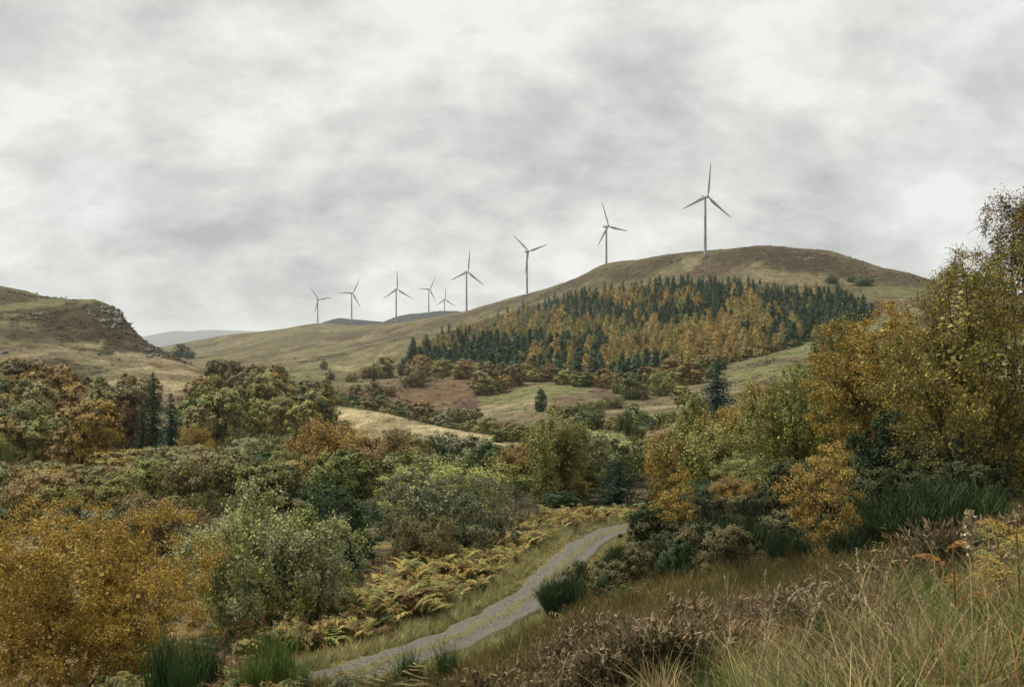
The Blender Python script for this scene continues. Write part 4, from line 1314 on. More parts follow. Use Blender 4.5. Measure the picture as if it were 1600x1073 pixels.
# ------------------------------------------------------------------ near trees, each built for itself
HERO = [  # name, x, top y, width px, distance, colour, tint, label, bark, builder arguments
    ('yellow_tree', 118, 782, 415, 28.5, YELLOW, (0.27, 0.185, 0.055), 'big yellow autumn tree filling the lower left corner', M_BARK,
     dict(base=0.02, nlobe=11, nclump=470, nleaf=179, leaf=0.064, clump=0.065, style='round', trunks=5, outward=0.35, fill=0.70, thick=0.014, limbs=24, twigs=2)),
    ('pale_willow', 420, 760, 262, 41, SAGE, LIME, 'pale grey-green willow beside the yellow tree', M_BARK,
     dict(base=0.0, nlobe=10, nclump=312, nleaf=166.500, leaf=0.127, clump=0.075, style='up', trunks=5, outward=0.35, fill=0.75, thick=0.014, limbs=18, twigs=1, aspect=0.5)),
    ('dark_alder', 522, 752, 140, 53, (0.06, 0.085, 0.045), BOTTLE, 'dark green alder between the pale willow and the round grey-green willow', M_BARK,
     dict(base=0.0, nlobe=8, nclump=156, nleaf=144.000, leaf=0.121, clump=0.085, style='round', trunks=4, outward=0.4, fill=0.75, thick=0.014, limbs=12)),
    ('grey_willow', 690, 734, 232, 61, (0.19, 0.20, 0.11), (0.13, 0.145, 0.08), 'broad round grey-green willow overlooking the track', M_TWIG,
     dict(base=0.0, nlobe=11, nclump=288, nleaf=147.500, leaf=0.127, clump=0.075, style='round', trunks=6, outward=0.4, fill=0.75, thick=0.012, limbs=20, twigs=2)),
    ('olive_sallow', 668, 802, 112, 54.5, (0.15, 0.135, 0.06), UMBER, 'small olive-brown sallow in front of the round grey-green willow', M_TWIG,
     dict(base=0.0, nlobe=6, nclump=132, nleaf=124.000, leaf=0.093, clump=0.10, style='up', trunks=6, outward=0.35, fill=0.65, thick=0.012, limbs=12, twigs=3)),
    ('yellow_birch', 1063, 728, 82, 42, (0.33, 0.25, 0.075), AMBER, 'slender yellow birch standing among the dark broom by the track', M_BARK,
     dict(core=2, base=0.06, nlobe=9, nclump=138, nleaf=105, leaf=0.062, clump=0.055, style='col', trunks=1, outward=0.3, fill=0.40, thick=0.012, limbs=16, twigs=2)),
    ('golden_sapling', 1286, 690, 128, 28, (0.33, 0.245, 0.09), (0.28, 0.20, 0.07), 'small golden leafed tree in front of the dark right-hand thicket', M_BARK,
     dict(core=2, base=0.05, nlobe=9, nclump=144, nleaf=136, leaf=0.056, clump=0.062, style='round', trunks=2, outward=0.3, fill=0.45, thick=0.012, limbs=18, twigs=2)),
    ('green_birch', 1238, 568, 175, 60, (0.20, 0.20, 0.075), LIME, 'loose olive-green birch on the right slope, left of the orange tree', M_BARK,
     dict(core=14, base=0.06, nlobe=11, nclump=340, nleaf=118.500, leaf=0.115, clump=0.055, style='droop', trunks=3, outward=0.35, fill=0.45, thick=0.013, limbs=22, twigs=2)),
    ('orange_tree', 1372, 462, 205, 52, (0.33, 0.22, 0.06), (0.21, 0.18, 0.06), 'tall orange-brown birch left of the big olive tree at right', M_BARK,
     dict(core=14, base=0.05, nlobe=12, nclump=336, nleaf=124.000, leaf=0.110, clump=0.05, style='round', trunks=3, outward=0.35, fill=0.50, thick=0.014, limbs=26, twigs=2)),
    ('olive_birch', 1515, 372, 290, 36, (0.185, 0.172, 0.054), (0.21, 0.165, 0.05), 'big olive-gold birch with dark limbs dominating the right side', M_BARK,
     dict(core=13, base=0.05, nlobe=14, nclump=456, nleaf=124, leaf=0.072, clump=0.045, style='round', trunks=3, outward=0.3, fill=0.50, thick=0.015, limbs=34, twigs=3)),
    ('tall_birch', 1604, 288, 185, 43, (0.15, 0.13, 0.048), (0.17, 0.125, 0.045), 'tallest dark sparse birch cut by the right edge against the sky', M_BARK,
     dict(core=2, base=0.25, nlobe=10, nclump=216, nleaf=96.000, leaf=0.093, clump=0.042, style='droop', trunks=2, outward=0.3, fill=0.45, thick=0.014, limbs=26, twigs=3)),
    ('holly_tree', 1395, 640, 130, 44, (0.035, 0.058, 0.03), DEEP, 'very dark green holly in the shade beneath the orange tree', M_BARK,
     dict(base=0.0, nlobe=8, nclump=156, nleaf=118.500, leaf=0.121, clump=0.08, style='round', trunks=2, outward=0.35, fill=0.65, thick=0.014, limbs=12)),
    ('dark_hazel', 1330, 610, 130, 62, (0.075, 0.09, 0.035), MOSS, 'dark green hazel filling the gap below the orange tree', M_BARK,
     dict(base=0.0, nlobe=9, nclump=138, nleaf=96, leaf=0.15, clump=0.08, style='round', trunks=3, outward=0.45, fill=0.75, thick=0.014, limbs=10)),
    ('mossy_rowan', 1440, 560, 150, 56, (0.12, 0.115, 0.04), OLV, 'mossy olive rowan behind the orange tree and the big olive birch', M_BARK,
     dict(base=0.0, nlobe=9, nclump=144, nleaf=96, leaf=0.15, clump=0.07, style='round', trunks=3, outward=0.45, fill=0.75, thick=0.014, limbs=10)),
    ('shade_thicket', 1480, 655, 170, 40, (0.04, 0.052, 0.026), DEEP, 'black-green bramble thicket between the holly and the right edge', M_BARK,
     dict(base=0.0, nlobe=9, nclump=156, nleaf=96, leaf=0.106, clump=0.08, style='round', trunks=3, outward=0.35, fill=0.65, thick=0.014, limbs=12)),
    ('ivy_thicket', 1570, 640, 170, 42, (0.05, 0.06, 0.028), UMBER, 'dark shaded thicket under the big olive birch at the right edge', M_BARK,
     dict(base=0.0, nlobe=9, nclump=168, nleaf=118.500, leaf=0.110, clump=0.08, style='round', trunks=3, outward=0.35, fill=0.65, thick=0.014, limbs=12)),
]
for k, (nm, px, top, wpx, Y, c1, c2, lab, bark, kw) in enumerate(HERO):
    X = (px - 800) / F * Y
    z = ground_z(X, Y)[0]
    Hm = (536.5 - top) / F * Y - z
    Wm = wpx / F * Y
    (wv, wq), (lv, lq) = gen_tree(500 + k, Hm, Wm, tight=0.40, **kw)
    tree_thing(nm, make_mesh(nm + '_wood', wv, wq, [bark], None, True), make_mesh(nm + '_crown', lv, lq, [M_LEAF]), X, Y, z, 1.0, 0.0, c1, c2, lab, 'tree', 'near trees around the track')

# ------------------------------------------------------------------ broom
BRO = [make_mesh('broom', *gen_broom(600 + k, 1.0, 1.2), [M_STEMGREEN]) for k in range(4)]
BROOM = [  # x, base y, height px, distance, tone, label
    (1012, 850, 62, 54, 0, 'dark broom bush where the track turns out of sight'), (1035, 880, 85, 45, 0, 'dark broom left of the slender yellow birch'),
    (972, 892, 48, 44, 2, 'small broom at the right verge of the track'), (1100, 890, 85, 39, 1, 'broom bush just right of the slender yellow birch'),
    (1130, 880, 90, 36, 0, 'dark broom in the middle of the right bank'), (1165, 905, 110, 29, 0, 'large dark broom left of the golden sapling'), 
    (1080, 925, 80, 31, 0, 'broom above the pink-brown heather'), (1235, 915, 95, 25, 0, 'black-green broom under the golden sapling'), (1335, 900, 90, 24, 0, 'dark broom right of the golden sapling'),
    (1410, 880, 120, 24, 1, 'tall fresh green broom left of the broom pair at right'), (1450, 870, 130, 23, 2, 'tallest green broom, left of the right-hand pair'), (1510, 870, 135, 22, 2, 'tall green broom behind the pale seed spike'),
    (880, 935, 44, 36, 2, 'small tufted broom on the near side of the track'), 
    (1060, 850, 60, 50, 0, 'dark broom half behind the slender yellow birch'),
    (1180, 850, 80, 42, 0, 'dark broom at the foot of the green birch'), 
]
for k, (px, by, hp, Y, tone, lab) in enumerate(BROOM):
    X = (px - 800) / F * Y
    z = ground_z(X, Y)[0]
    top = (536.5 - (by - hp)) / F * Y
    Hm = float(np.clip(top - z, 0.7, 3.4))
    c1 = [(0.026, 0.042, 0.021), (0.034, 0.05, 0.023), (0.034, 0.058, 0.027)][tone]
    o = single('broom_bush', BRO[k % 4], (X, Y, z - 0.03), (Hm * 1.15, Hm * 1.15, Hm), c1, (c1[0] * 1.6, c1[1] * 1.35, c1[2]), lab, 'shrub', 'broom bushes on the bank')


# ------------------------------------------------------------------ low plants, built as small pieces and strewn
def scatter(variants, P, rotz, scale, colr, tilt=None, which=None):
    """joins one piece per point into single vertex / quad / colour arrays"""
    Vs, Qs, Cs, off = [], [], [], 0
    P = np.asarray(P)
    if which is None:
        which = rng.integers(0, len(variants), len(P))
    for k, (v, q) in enumerate(variants):
        idx = np.where(which == k)[0]
        if len(idx) == 0:
            continue
        c_, s_ = np.cos(rotz[idx])[:, None], np.sin(rotz[idx])[:, None]
        sc1 = scale[idx][:, None]
        x = (v[None, :, 0] * c_ - v[None, :, 1] * s_) * sc1
        y = (v[None, :, 0] * s_ + v[None, :, 1] * c_) * sc1
        z = v[None, :, 2] * sc1
        if tilt is not None:
            x = x + z * tilt[idx][:, 0:1]
            y = y + z * tilt[idx][:, 1:2]
        vv_ = np.stack([x, y, z + 0 * x], -1) + P[idx][:, None, :]
        n, m = len(idx), len(v)
        Vs.append(vv_.reshape(-1, 3))
        Qs.append((q[None] + (np.arange(n) * m)[:, None, None]).reshape(-1, 4) + off)
        Cs.append(np.repeat(colr[idx], m, axis=0))
        off += n * m
    return np.concatenate(Vs), np.concatenate(Qs), np.concatenate(Cs)


def blade_tuft(seed, n, H, spread, width, bend=0.5, segs=3):
    r = np.random.default_rng(seed)
    a = r.uniform(0, 6.283, n)
    base = r.normal(size=(n, 2)) * spread
    L = H * r.uniform(0.45, 1.1, n)
    bnd = bend * r.uniform(0.2, 1.3, n)
    f = np.linspace(0, 1, segs + 1)
    hor = (bnd * L)[:, None] * (0.25 * f + 0.75 * f ** 2.2)[None]
    zz_ = L[:, None] * (f - 0.35 * bnd[:, None] * f ** 3)
    cx = base[:, 0:1] + np.cos(a)[:, None] * hor
    cy_ = base[:, 1:2] + np.sin(a)[:, None] * hor
    wv_ = width * (1 - 0.85 * f)[None] * r.uniform(0.7, 1.3, n)[:, None] * 0.5
    wa = a + np.pi / 2 + r.normal(size=n) * 0.6
    wx_, wy_ = np.cos(wa)[:, None] * wv_, np.sin(wa)[:, None] * wv_
    A = np.stack([cx - wx_, cy_ - wy_, zz_], -1)
    B = np.stack([cx + wx_, cy_ + wy_, zz_], -1)
    V = np.stack([A, B], 2).reshape(-1, 3)
    k = (segs + 1) * 2
    b = np.arange(n)[:, None, None] * k + (np.arange(segs) * 2)[None, :, None]
    Q = (b + np.array([0, 1, 3, 2])[None, None]).reshape(-1, 4)
    return V, Q


def frond(seed, L=1.0, pairs=14):
    """a bracken frond: arching rachis with tapering toothed pinnae"""
    r = np.random.default_rng(seed)
    f = np.linspace(0, 1, 9)
    rach = np.stack([L * (0.75 * f ** 1.3), 0 * f, L * (1.0 * f - 0.5 * f ** 2.6)], -1)
    parts = [tubes([(rach[::4], 0.010 * L * (1 - 0.8 * f[::4]))], 3)]
    V, Q = [], []
    for i in range(pairs):
        g = 0.22 + 0.78 * i / pairs
        p = np.array([np.interp(g, f, rach[:, j]) for j in range(3)])
        pl = L * 0.42 * (1 - g) ** 0.75 + 0.03 * L
        for sgn in (-1, 1):
            dv_ = unit(np.array([0.45, sgn * 1.0, -0.12 + r.normal() * 0.12]))
            wd = unit(np.array([1.0, -sgn * 0.45, 0.1])) * pl * 0.115
            droop = np.array([0, 0, -0.18 * pl])
            m_p = p + dv_ * pl * 0.5 + r.normal(size=3) * 0.02 * L
            e_p = p + dv_ * pl + droop
            b = len(V)
            V += [p - wd * 0.7, p + wd * 0.7, m_p + wd, m_p - wd, e_p + wd * 0.12, e_p - wd * 0.12]
            Q += [(b, b + 1, b + 2, b + 3), (b + 3, b + 2, b + 4, b + 5)]
    parts.append((np.array(V), np.array(Q)))
    return merge(parts)


def sprig_clump(seed, n=42, H=0.36, W=0.22, levels=(0.42, 0.62, 0.78)):
    """heather: upright wiry shoots feathered with tiny leaves and dead flowers"""
    r = np.random.default_rng(seed)
    base = r.normal(size=(n, 2)) * W * 0.45
    tip = np.stack([base[:, 0] * 1.7 + r.normal(size=n) * 0.03, base[:, 1] * 1.7 + r.normal(size=n) * 0.03, H * r.uniform(0.6, 1.05, n)], -1)
    b3 = np.stack([base[:, 0] * 0.5, base[:, 1] * 0.5, 0 * base[:, 0]], -1)
    k = len(levels)
    f = np.array(levels)[None, :, None] + r.normal(size=(n, k, 1)) * 0.05
    P = (b3[:, None] * (1 - f) + tip[:, None] * f + r.normal(size=(n, k, 3)) * 0.012).reshape(-1, 3)
    A = np.repeat(unit(tip - b3), k, 0) + r.normal(size=(n * k, 3)) * 0.22
    lv, lq = leaf_quads(P, r.normal(size=P.shape), 0.085 * r.uniform(0.6, 1.3, len(P)), 0.25, A, r)
    ax = unit(r.normal(size=(n, 3))) * 0.0025
    SV = np.stack([b3 - ax, b3 + ax, tip + ax * 0.5, tip - ax * 0.5], 1).reshape(-1, 3)
    return merge([(lv, lq), (SV, np.arange(4 * n).reshape(-1, 4))])


def strew(n, x0, x1, y0, y1, dens=None):
    """random ground points in a band of view: photo x range and distance range"""
    Y = np.exp(rng.uniform(math.log(y0), math.log(y1), n))
    px = rng.uniform(x0, x1, n)
    X = (px - 800) / F * Y
    z = ground_z(X, Y)
    py = 536.5 - z / Y * F
    return np.stack([X, Y, z], -1), px, py


def cols(n, pal, w_=None, amt=0.2):
    pal = np.array(pal)
    k = rng.choice(len(pal), n, p=w_)
    return np.clip(pal[k] * (1 + rng.normal(size=(n, 1)) * amt) * (1 + rng.normal(size=(n, 3)) * 0.04), 0.004, 1)


def strewn(name, variants, P, scale, colr, label, cat, tilt=0.0):
    tl = rng.normal(size=(len(P), 2)) * tilt
    v, q, c_ = scatter(variants, P, rng.uniform(0, 6.28, len(P)), scale, colr, tl)
    o = obj(name, make_mesh(name, v, q, [M_VEG], c_))
    return tag(o, label, cat, None, 'stuff')


def pdist(P):
    return path_dist(P[:, 0], P[:, 1])[0]


# side of the track: + is to the right of the walking direction
def path_side(P):
    d = ((P[:, None, :2] - PATH[None, ::4, :2]) ** 2).sum(-1)
    j = d.argmin(1) * 4
    v = P[:, :2] - PATH[j][:, :2]
    return (v * side[j][:, :2]).sum(1)


# the far rows of the plantation, too many and too small to tell apart
for k, (vs_, nm, lab) in enumerate(((LOWL, 'larch_stand', 'far rows of golden larch high in the plantation'), (LOWS, 'spruce_stand', 'far rows of dark spruce high in the plantation'))):
    if PLANT_REST[k]:
        strewn(nm, vs_, np.array([q[0] for q in PLANT_REST[k]]) - np.array([0, 0, 0.5]), np.array([q[1] * 1.2 for q in PLANT_REST[k]]), np.array([q[2] for q in PLANT_REST[k]]), lab, 'trees')

# bracken bank on the left of the track and round the bend
P, px, py = strew(16000, 380, 1010, 36, 84)
s = path_side(P)
d = pdist(P)
patchy = fbm(P[:, 0] / 2.5, P[:, 1] / 2.5, 91, 2)
ok = (s < 0) & (d > 2.7) & (d < 7.5) & (patchy > 0.36) & ((px > 520) | (d > 3.6))
ok &= ~((px < 560) & (patchy < 0.5))
P = P[ok][:1900]
mound = fbm(P[:, 0] / 1.6, P[:, 1] / 1.6, 93, 2)
bc = cols(len(P), [(0.28, 0.22, 0.08), (0.21, 0.15, 0.055), (0.18, 0.185, 0.065), (0.12, 0.08, 0.04)], [0.36, 0.22, 0.30, 0.12])
strewn('bracken', [frond(700 + k) for k in range(5)], P + np.array([0, 0, 1.0]) * (0.75 * sm(0.35, 0.7, mound) * rng.uniform(0.2, 1.0, len(P)))[:, None], rng.uniform(0.7, 1.3, len(P)), bc, 'golden brown bracken crowding the far verge of the track', 'bracken', 0.25)

# dark rust docks and bracken at the foot of the willow
P, px, py = strew(5000, 300, 600, 27, 46)
d = pdist(P)
s = path_side(P)
ok = (s < 0) & (d > 2.0) & (d < 7)
P = P[ok][:800]
strewn('rusty_bracken', [frond(720 + k, 0.8, 8) for k in range(4)], P, rng.uniform(0.5, 0.95, len(P)), cols(len(P), [(0.12, 0.055, 0.03), (0.16, 0.09, 0.04), (0.08, 0.06, 0.03)]), 'dark rust bracken and dead stalks at the foot of the pale willow', 'bracken', 0.25)

# verge grass on both sides of the track
gt = [blade_tuft(740 + k, 22, 0.45, 0.08, 0.020, 0.55, 1) for k in range(5)]
P, px, py = strew(26000, 380, 1060, 25, 76)
d = pdist(P)
s = path_side(P)
ok = ((s < 0) & (d > 0.92) & (d < 3.4)) | ((s > 0) & (d > 0.95) & (d < 2.6))
P, s, d = P[ok][:4000], s[ok][:4000], d[ok][:4000]
gc = cols(len(P), [(0.38, 0.34, 0.18), (0.26, 0.26, 0.10), (0.16, 0.18, 0.065), (0.32, 0.26, 0.13)], [0.34, 0.28, 0.26, 0.12], 0.15)
strewn('verge_grass', gt, P, rng.uniform(0.5, 1.35, len(P)) * np.clip((d - 0.75) / 0.9, 0.22, 1.0), gc, 'pale green and straw grass along both verges of the track', 'grass', 0.2)
# low turf growing on the hump between the wheel ruts
P0 = PATH[rng.integers(0, len(PATH), 800)] + rng.normal(size=(800, 3)) * np.array([0.25, 0.5, 0])
P0[:, 2] = np.interp(P0[:, 1], PATH[:, 1], PATH[:, 2]) + 0.09
dd = pdist(P0)
P0 = P0[dd < 0.42]
strewn('track_turf', gt, P0, rng.uniform(0.12, 0.3, len(P0)), cols(len(P0), [(0.22, 0.20, 0.09), (0.15, 0.15, 0.06), (0.27, 0.22, 0.11)]), 'short turf on the hump between the wheel ruts', 'grass', 0.2)

# tawny moor grass on the near bank, above the track
tg = [blade_tuft(760 + k, 34, 0.5, 0.12, 0.014, 0.6, 1) for k in range(5)]
P, px, py = strew(17000, 480, 1420, 12, 38)
s = path_side(P)
d = pdist(P)
ok = (s > 0) & (d > 1.9) & ((px < 1000) | (P[:, 1] < 26))
P = P[ok][:2300]
n_t = fbm(P[:, 0] / 3, P[:, 1] / 3, 95, 2)
gc = cols(len(P), [(0.21, 0.15, 0.056), (0.19, 0.155, 0.06), (0.13, 0.125, 0.046)], [0.42, 0.33, 0.25], 0.16)
gc = gc * 0.82
gc = np.where((n_t > 0.54)[:, None], gc * np.array([0.55, 0.6, 0.6]), gc)
strewn('moor_grass', tg, P, rng.uniform(0.5, 1.05, len(P)), gc, 'tawny orange moor grass on the bank between track and heather', 'grass', 0.3)

# bank right of the track: dark mixed low growth
P, px, py = strew(12000, 880, 1700, 22, 62)
s = path_side(P)
d = pdist(P)
ok = (s > 0) & (d > 2.2)
P = P[ok][:1100]
strewn('bank_undergrowth', tg + [frond(780, 0.7, 8), frond(781, 0.7, 8)], P, rng.uniform(0.6, 1.4, len(P)), cols(len(P), [(0.06, 0.075, 0.03), (0.10, 0.09, 0.035), (0.13, 0.085, 0.035), (0.05, 0.055, 0.025)]),
       'dark tangled grass and bramble under the broom on the right bank', 'undergrowth', 0.3)

# rough growth under and between the near trees on the left
P, px, py = strew(9000, -150, 640, 15, 62)
s = path_side(P)
d = pdist(P)
ok = ((s < 0) & (d > 3.0)) | ((s > 0) & (d > 2.2))
P = P[ok][:1200]
strewn('rough_undergrowth', tg + [frond(790, 0.9, 9), frond(791, 0.9, 9), frond(792, 0.9, 9)], P, rng.uniform(0.6, 1.4, len(P)), cols(len(P), [(0.07, 0.08, 0.03), (0.12, 0.10, 0.04), (0.14, 0.08, 0.035), (0.05, 0.055, 0.025)]),
       'dark rough grass and fern under the near trees on the left', 'undergrowth', 0.3)

# valley undergrowth between the trees
vt = [blade_tuft(800 + k, 26, 1.1, 0.5, 0.10, 0.5, 1) for k in range(4)]
lv4 = []
for k in range(4):
    rr = np.random.default_rng(820 + k)
    p_ = rr.normal(size=(30, 3)) * np.array([0.8, 0.8, 0.35])
    p_[:, 2] = np.abs(p_[:, 2]) + 0.1
    lv4.append(leaf_quads(p_, unit(p_) + rr.normal(size=p_.shape) * 0.5, 0.36 * rr.uniform(0.6, 1.3, 30), 0.7, None, rr))
P, px, py = strew(1500, -120, 1750, 44, 330)
d = pdist(P)
P = P[d > 6.5]
strewn('undergrowth', lv4 + vt[:2], P, rng.uniform(0.5, 1.3, len(P)) * np.clip(P[:, 1] / 110, 0.6, 1.3), cols(len(P), [(0.10, 0.085, 0.035), (0.07, 0.08, 0.035), (0.13, 0.08, 0.04), (0.055, 0.06, 0.03)]),
       'low scrub, bramble and rough grass filling the valley floor', 'undergrowth', 0.1)

# rush and heather tussocks roughening the open hillsides
rt_ = []
for k in range(4):
    rr = np.random.default_rng(840 + k)
    p_ = rr.normal(size=(10, 3)) * np.array([0.7, 0.7, 0.2])
    p_[:, 2] = np.abs(p_[:, 2]) + 0.05
    rt_.append(leaf_quads(p_, unit(p_) + np.array([0, 0, 0.6]) + rr.normal(size=p_.shape) * 0.4, 0.75 * rr.uniform(0.6, 1.3, 10), 0.8, None, rr))
P, px, py = strew(2800, -60, 1660, 230, 1250)
gi = np.clip(np.interp(np.log(P[:, 1] + 6), V_, np.arange(len(V_))).astype(int), 0, len(V_) - 1)
gj = np.clip(np.interp(P[:, 0] / (P[:, 1] + 6), U, np.arange(len(U))).astype(int), 0, len(U) - 1)
gcol = GC[gi, gj] * rng.uniform(0.45, 1.15, (len(P), 1))
strewn('tussocks', rt_, P, rng.uniform(0.4, 1.1, len(P)) * np.clip(P[:, 1] / 500, 0.5, 1.4), gcol, 'rush and heather tussocks dotted over the open hillsides', 'tussocks')

# low heather bushes making the dark patches of the hills
P, px, py = strew(60000, -60, 1660, 300, 1500)
gi = np.clip(np.interp(np.log(P[:, 1] + 6), V_, np.arange(len(V_))).astype(int), 0, len(V_) - 1)
gj = np.clip(np.interp(P[:, 0] / (P[:, 1] + 6), U, np.arange(len(U))).astype(int), 0, len(U) - 1)
ok = (GC[gi, gj].mean(1) < 0.062) & ~FLOOR[gi, gj]
P, gi, gj = P[ok][:2600], gi[ok][:2600], gj[ok][:2600]
strewn('hill_heather', rt_, P, rng.uniform(0.5, 1.3, len(P)) * np.clip(P[:, 1] / 480, 0.7, 1.6), GC[gi, gj] * rng.uniform(0.5, 1.5, (len(P), 1)), 'dark heather growing in patches on the hills', 'heather')

# heather on the near bank
hl_ = [sprig_clump(860 + k, 30, levels=(0.45, 0.68)) for k in range(5)]
ht_ = [sprig_clump(860 + k, 30, levels=(0.92,)) for k in range(5)]
P1, px, py = strew(960, 860, 1210, 8.0, 14)
P2, px, py = strew(620, 1200, 1640, 8.0, 13.0)
P3, px, py = strew(60, 520, 900, 9, 14)
P = np.concatenate([P1, P2, P3])
hump = fbm(P[:, 0] / 0.85, P[:, 1] / 1.1, 101, 2)
P, hump = P[hump > 0.36], hump[hump > 0.36]
P[:, 2] += 0.34 * sm(0.42, 0.72, hump) - 0.05
rz_, scl = rng.uniform(0, 6.28, len(P)), rng.uniform(0.6, 1.0, len(P))
tl_, wh_ = rng.normal(size=(len(P), 2)) * 0.2, rng.integers(0, 5, len(P))
for nm, vs_, pal, lab in (('heather', hl_, [(0.075, 0.066, 0.034), (0.055, 0.056, 0.028), (0.10, 0.075, 0.042)], 'dark woody heather in low mounds on the near bank'),
                          ('heather_flowers', ht_, [(0.21, 0.155, 0.09), (0.155, 0.115, 0.065), (0.25, 0.195, 0.12)], 'faded pinkish-brown flower spikes topping the near heather')):
    v, q, c_ = scatter(vs_, P, rz_, scl, cols(len(P), pal, None, 0.15), tl_, wh_)
    tag(obj(nm, make_mesh(nm, v, q, [M_VEG], c_)), lab, 'heather', None, 'stuff')

# foreground grass at the camera's feet
ng = [blade_tuft(880 + k, 46, 0.42, 0.06, 0.0060, 0.75, 3) for k in range(5)]
P1, px, py = strew(430, 1150, 1720, 3.2, 8.5)
P2, px, py = strew(90, 900, 1200, 6.0, 9.5)
P3, px, py = strew(190, 1400, 1720, 4.5, 9.5)
P = np.concatenate([P1, P2, P3])
P = P[fbm(P[:, 0] / 0.45, P[:, 1] / 0.7, 117, 2) > 0.43]
gc = cols(len(P), [(0.36, 0.285, 0.15), (0.17, 0.18, 0.06), (0.10, 0.135, 0.042), (0.23, 0.165, 0.08), (0.055, 0.065, 0.025)], [0.34, 0.20, 0.20, 0.14, 0.12], 0.22)
strewn('foreground_grass', ng, P, rng.uniform(0.5, 1.15, len(P)) * (0.55 + 1.0 * fbm(P[:, 0] / 0.5, P[:, 1] / 0.5, 111, 2)), gc, 'mixed green and bleached grass in the lower right foreground', 'grass', 0.25)

# ------------------------------------------------------------------ single plants of the foreground
mst, t = new_mat('dry_straw')
tcn = t.n('ShaderNodeTexCoord')
nz = t.noise(tcn.outputs['Object'], 14, 3, 0.5)
finish(t, principled(t, t.mixc(nz, (0.34, 0.27, 0.15, 1), (0.50, 0.43, 0.28, 1)), 0.7, 0.15))
msr, t = new_mat('rust_stalk')
tcn = t.n('ShaderNodeTexCoord')
nz = t.noise(tcn.outputs['Object'], 9, 3, 0.5)
finish(t, principled(t, t.mixc(nz, (0.12, 0.055, 0.03, 1), (0.24, 0.14, 0.08, 1)), 0.8, 0.1))


def grass_stem(px, top, Y, lean, curl, label, group, head=0.16, rad=0.0016):
    X = (px - 800) / F * Y
    z = ground_z(X, Y)[0]
    H = max(0.25, (536.5 - top) / F * Y - z)
    f = np.linspace(0, 1, 12)
    p = np.stack([lean * H * f ** 1.6, 0.08 * H * f, H * (f - curl * f ** 4 * 0.25)], -1)
    e = obj('grass_stem', None, None, (X - lean * H, Y, z))
    tag(e, label, 'grass', group)
    obj('stem', make_mesh('stem', *tubes([(p, rad * (1.15 - 0.7 * f))], 4), [mst], None, True), e)
    r = np.random.default_rng(int(px * 7 + top))
    g = r.uniform(1 - head / H if H > head else 0.6, 1.0, 70)
    c_ = np.stack([np.interp(g, f, p[:, j]) for j in range(3)], -1) + r.normal(size=(70, 3)) * 0.0035
    ax = np.tile(p[-1] - p[-3], (70, 1)) * 12 + r.normal(size=(70, 3)) * 0.25
    obj('seed_head', make_mesh('seed_head', *leaf_quads(c_, r.normal(size=(70, 3)), 0.016 * r.uniform(0.6, 1.3, 70), 0.3, ax, r), [mst]), e)


gl = 'tall bleached grass stem arching above the foreground turf'
sr = random.Random(21)
for (px, top, Y) in ((985, 925, 7.0), (1012, 950, 6.5), (930, 985, 7.5), (905, 990, 7.2), (1135, 880, 7), (1188, 930, 6), (1200, 880, 6.5), (1225, 890, 6.0), (1245, 900, 5.5), (1262, 870, 5.2), (1300, 870, 5.0), (1322, 850, 5.2), (1345, 840, 5.2),
                     (1350, 900, 4.6), (1368, 880, 4.8), (1390, 930, 4.4), (1405, 900, 5), (1440, 900, 4.6), (1460, 880, 5.2), (1290, 920, 4.4), (1210, 950, 4.8), (1150, 960, 5.5), (1100, 960, 6.2), (1550, 930, 4.0), (1490, 920, 4.5), (890, 1010, 7.8), (805, 1010, 8.5), (840, 1000, 8.2)):
    grass_stem(px, top, Y, sr.uniform(-0.45, 0.35), sr.uniform(0.2, 1.0), gl, 'tall bleached grass stems of the foreground')


def stalk(px, top, Y, label, group, dense=160, thick=0.012, lean=0.0, hf=0.3, mat=None, name='seed_spike', rad=0.004):
    X = (px - 800) / F * Y
    z = ground_z(X, Y)[0]
    H = max(0.3, (536.5 - top) / F * Y - z)
    f = np.linspace(0, 1, 10)
    p = np.stack([lean * H * f ** 1.5, 0 * f, H * f], -1)
    e = obj(name, None, None, (X - lean * H, Y, z - 0.02))
    tag(e, label, 'plant', group)
    obj('stem', make_mesh('stem', *tubes([(p, rad * (1.1 - 0.6 * f))], 5), [msr if mat is None else mat], None, True), e)
    r = np.random.default_rng(int(px * 3 + top))
    g = 1 - hf * r.uniform(0, 1, dense) ** 1.1
    c_ = np.stack([np.interp(g, f, p[:, j]) for j in range(3)], -1) + r.normal(size=(dense, 3)) * thick * np.array([1, 1, 0.5])
    ax = r.normal(size=(dense, 3)) * 0.6 + np.array([0, 0, 1.0])
    obj('seed_head', make_mesh('seed_head', *leaf_quads(c_, r.normal(size=(dense, 3)), thick * 2.0 * r.uniform(0.6, 1.3, dense), 0.55, ax, r), [msr if mat is None else mat]), e)


stalk(1513, 792, 5.0, 'pale fluffy seed spike standing tallest in the right foreground grass', None, 420, 0.011, -0.03, 0.24, mst)
for (px, top, Y) in ((447, 955, 34), (462, 962, 33), (470, 958, 34), (481, 955, 33.5), (430, 968, 33), (410, 960, 35), (392, 968, 34), (500, 965, 34), (352, 985, 32), (375, 975, 33)):
    stalk(px, top, Y, 'upright dead flower stalk beside the track below the pale willow', 'dead flower stalks beside the track', 90, 0.035, sr.uniform(-0.1, 0.1), 0.35, sr.choice([msr, mst, msr]), 'dead_stalk', 0.012)

mfr = M_LEAF


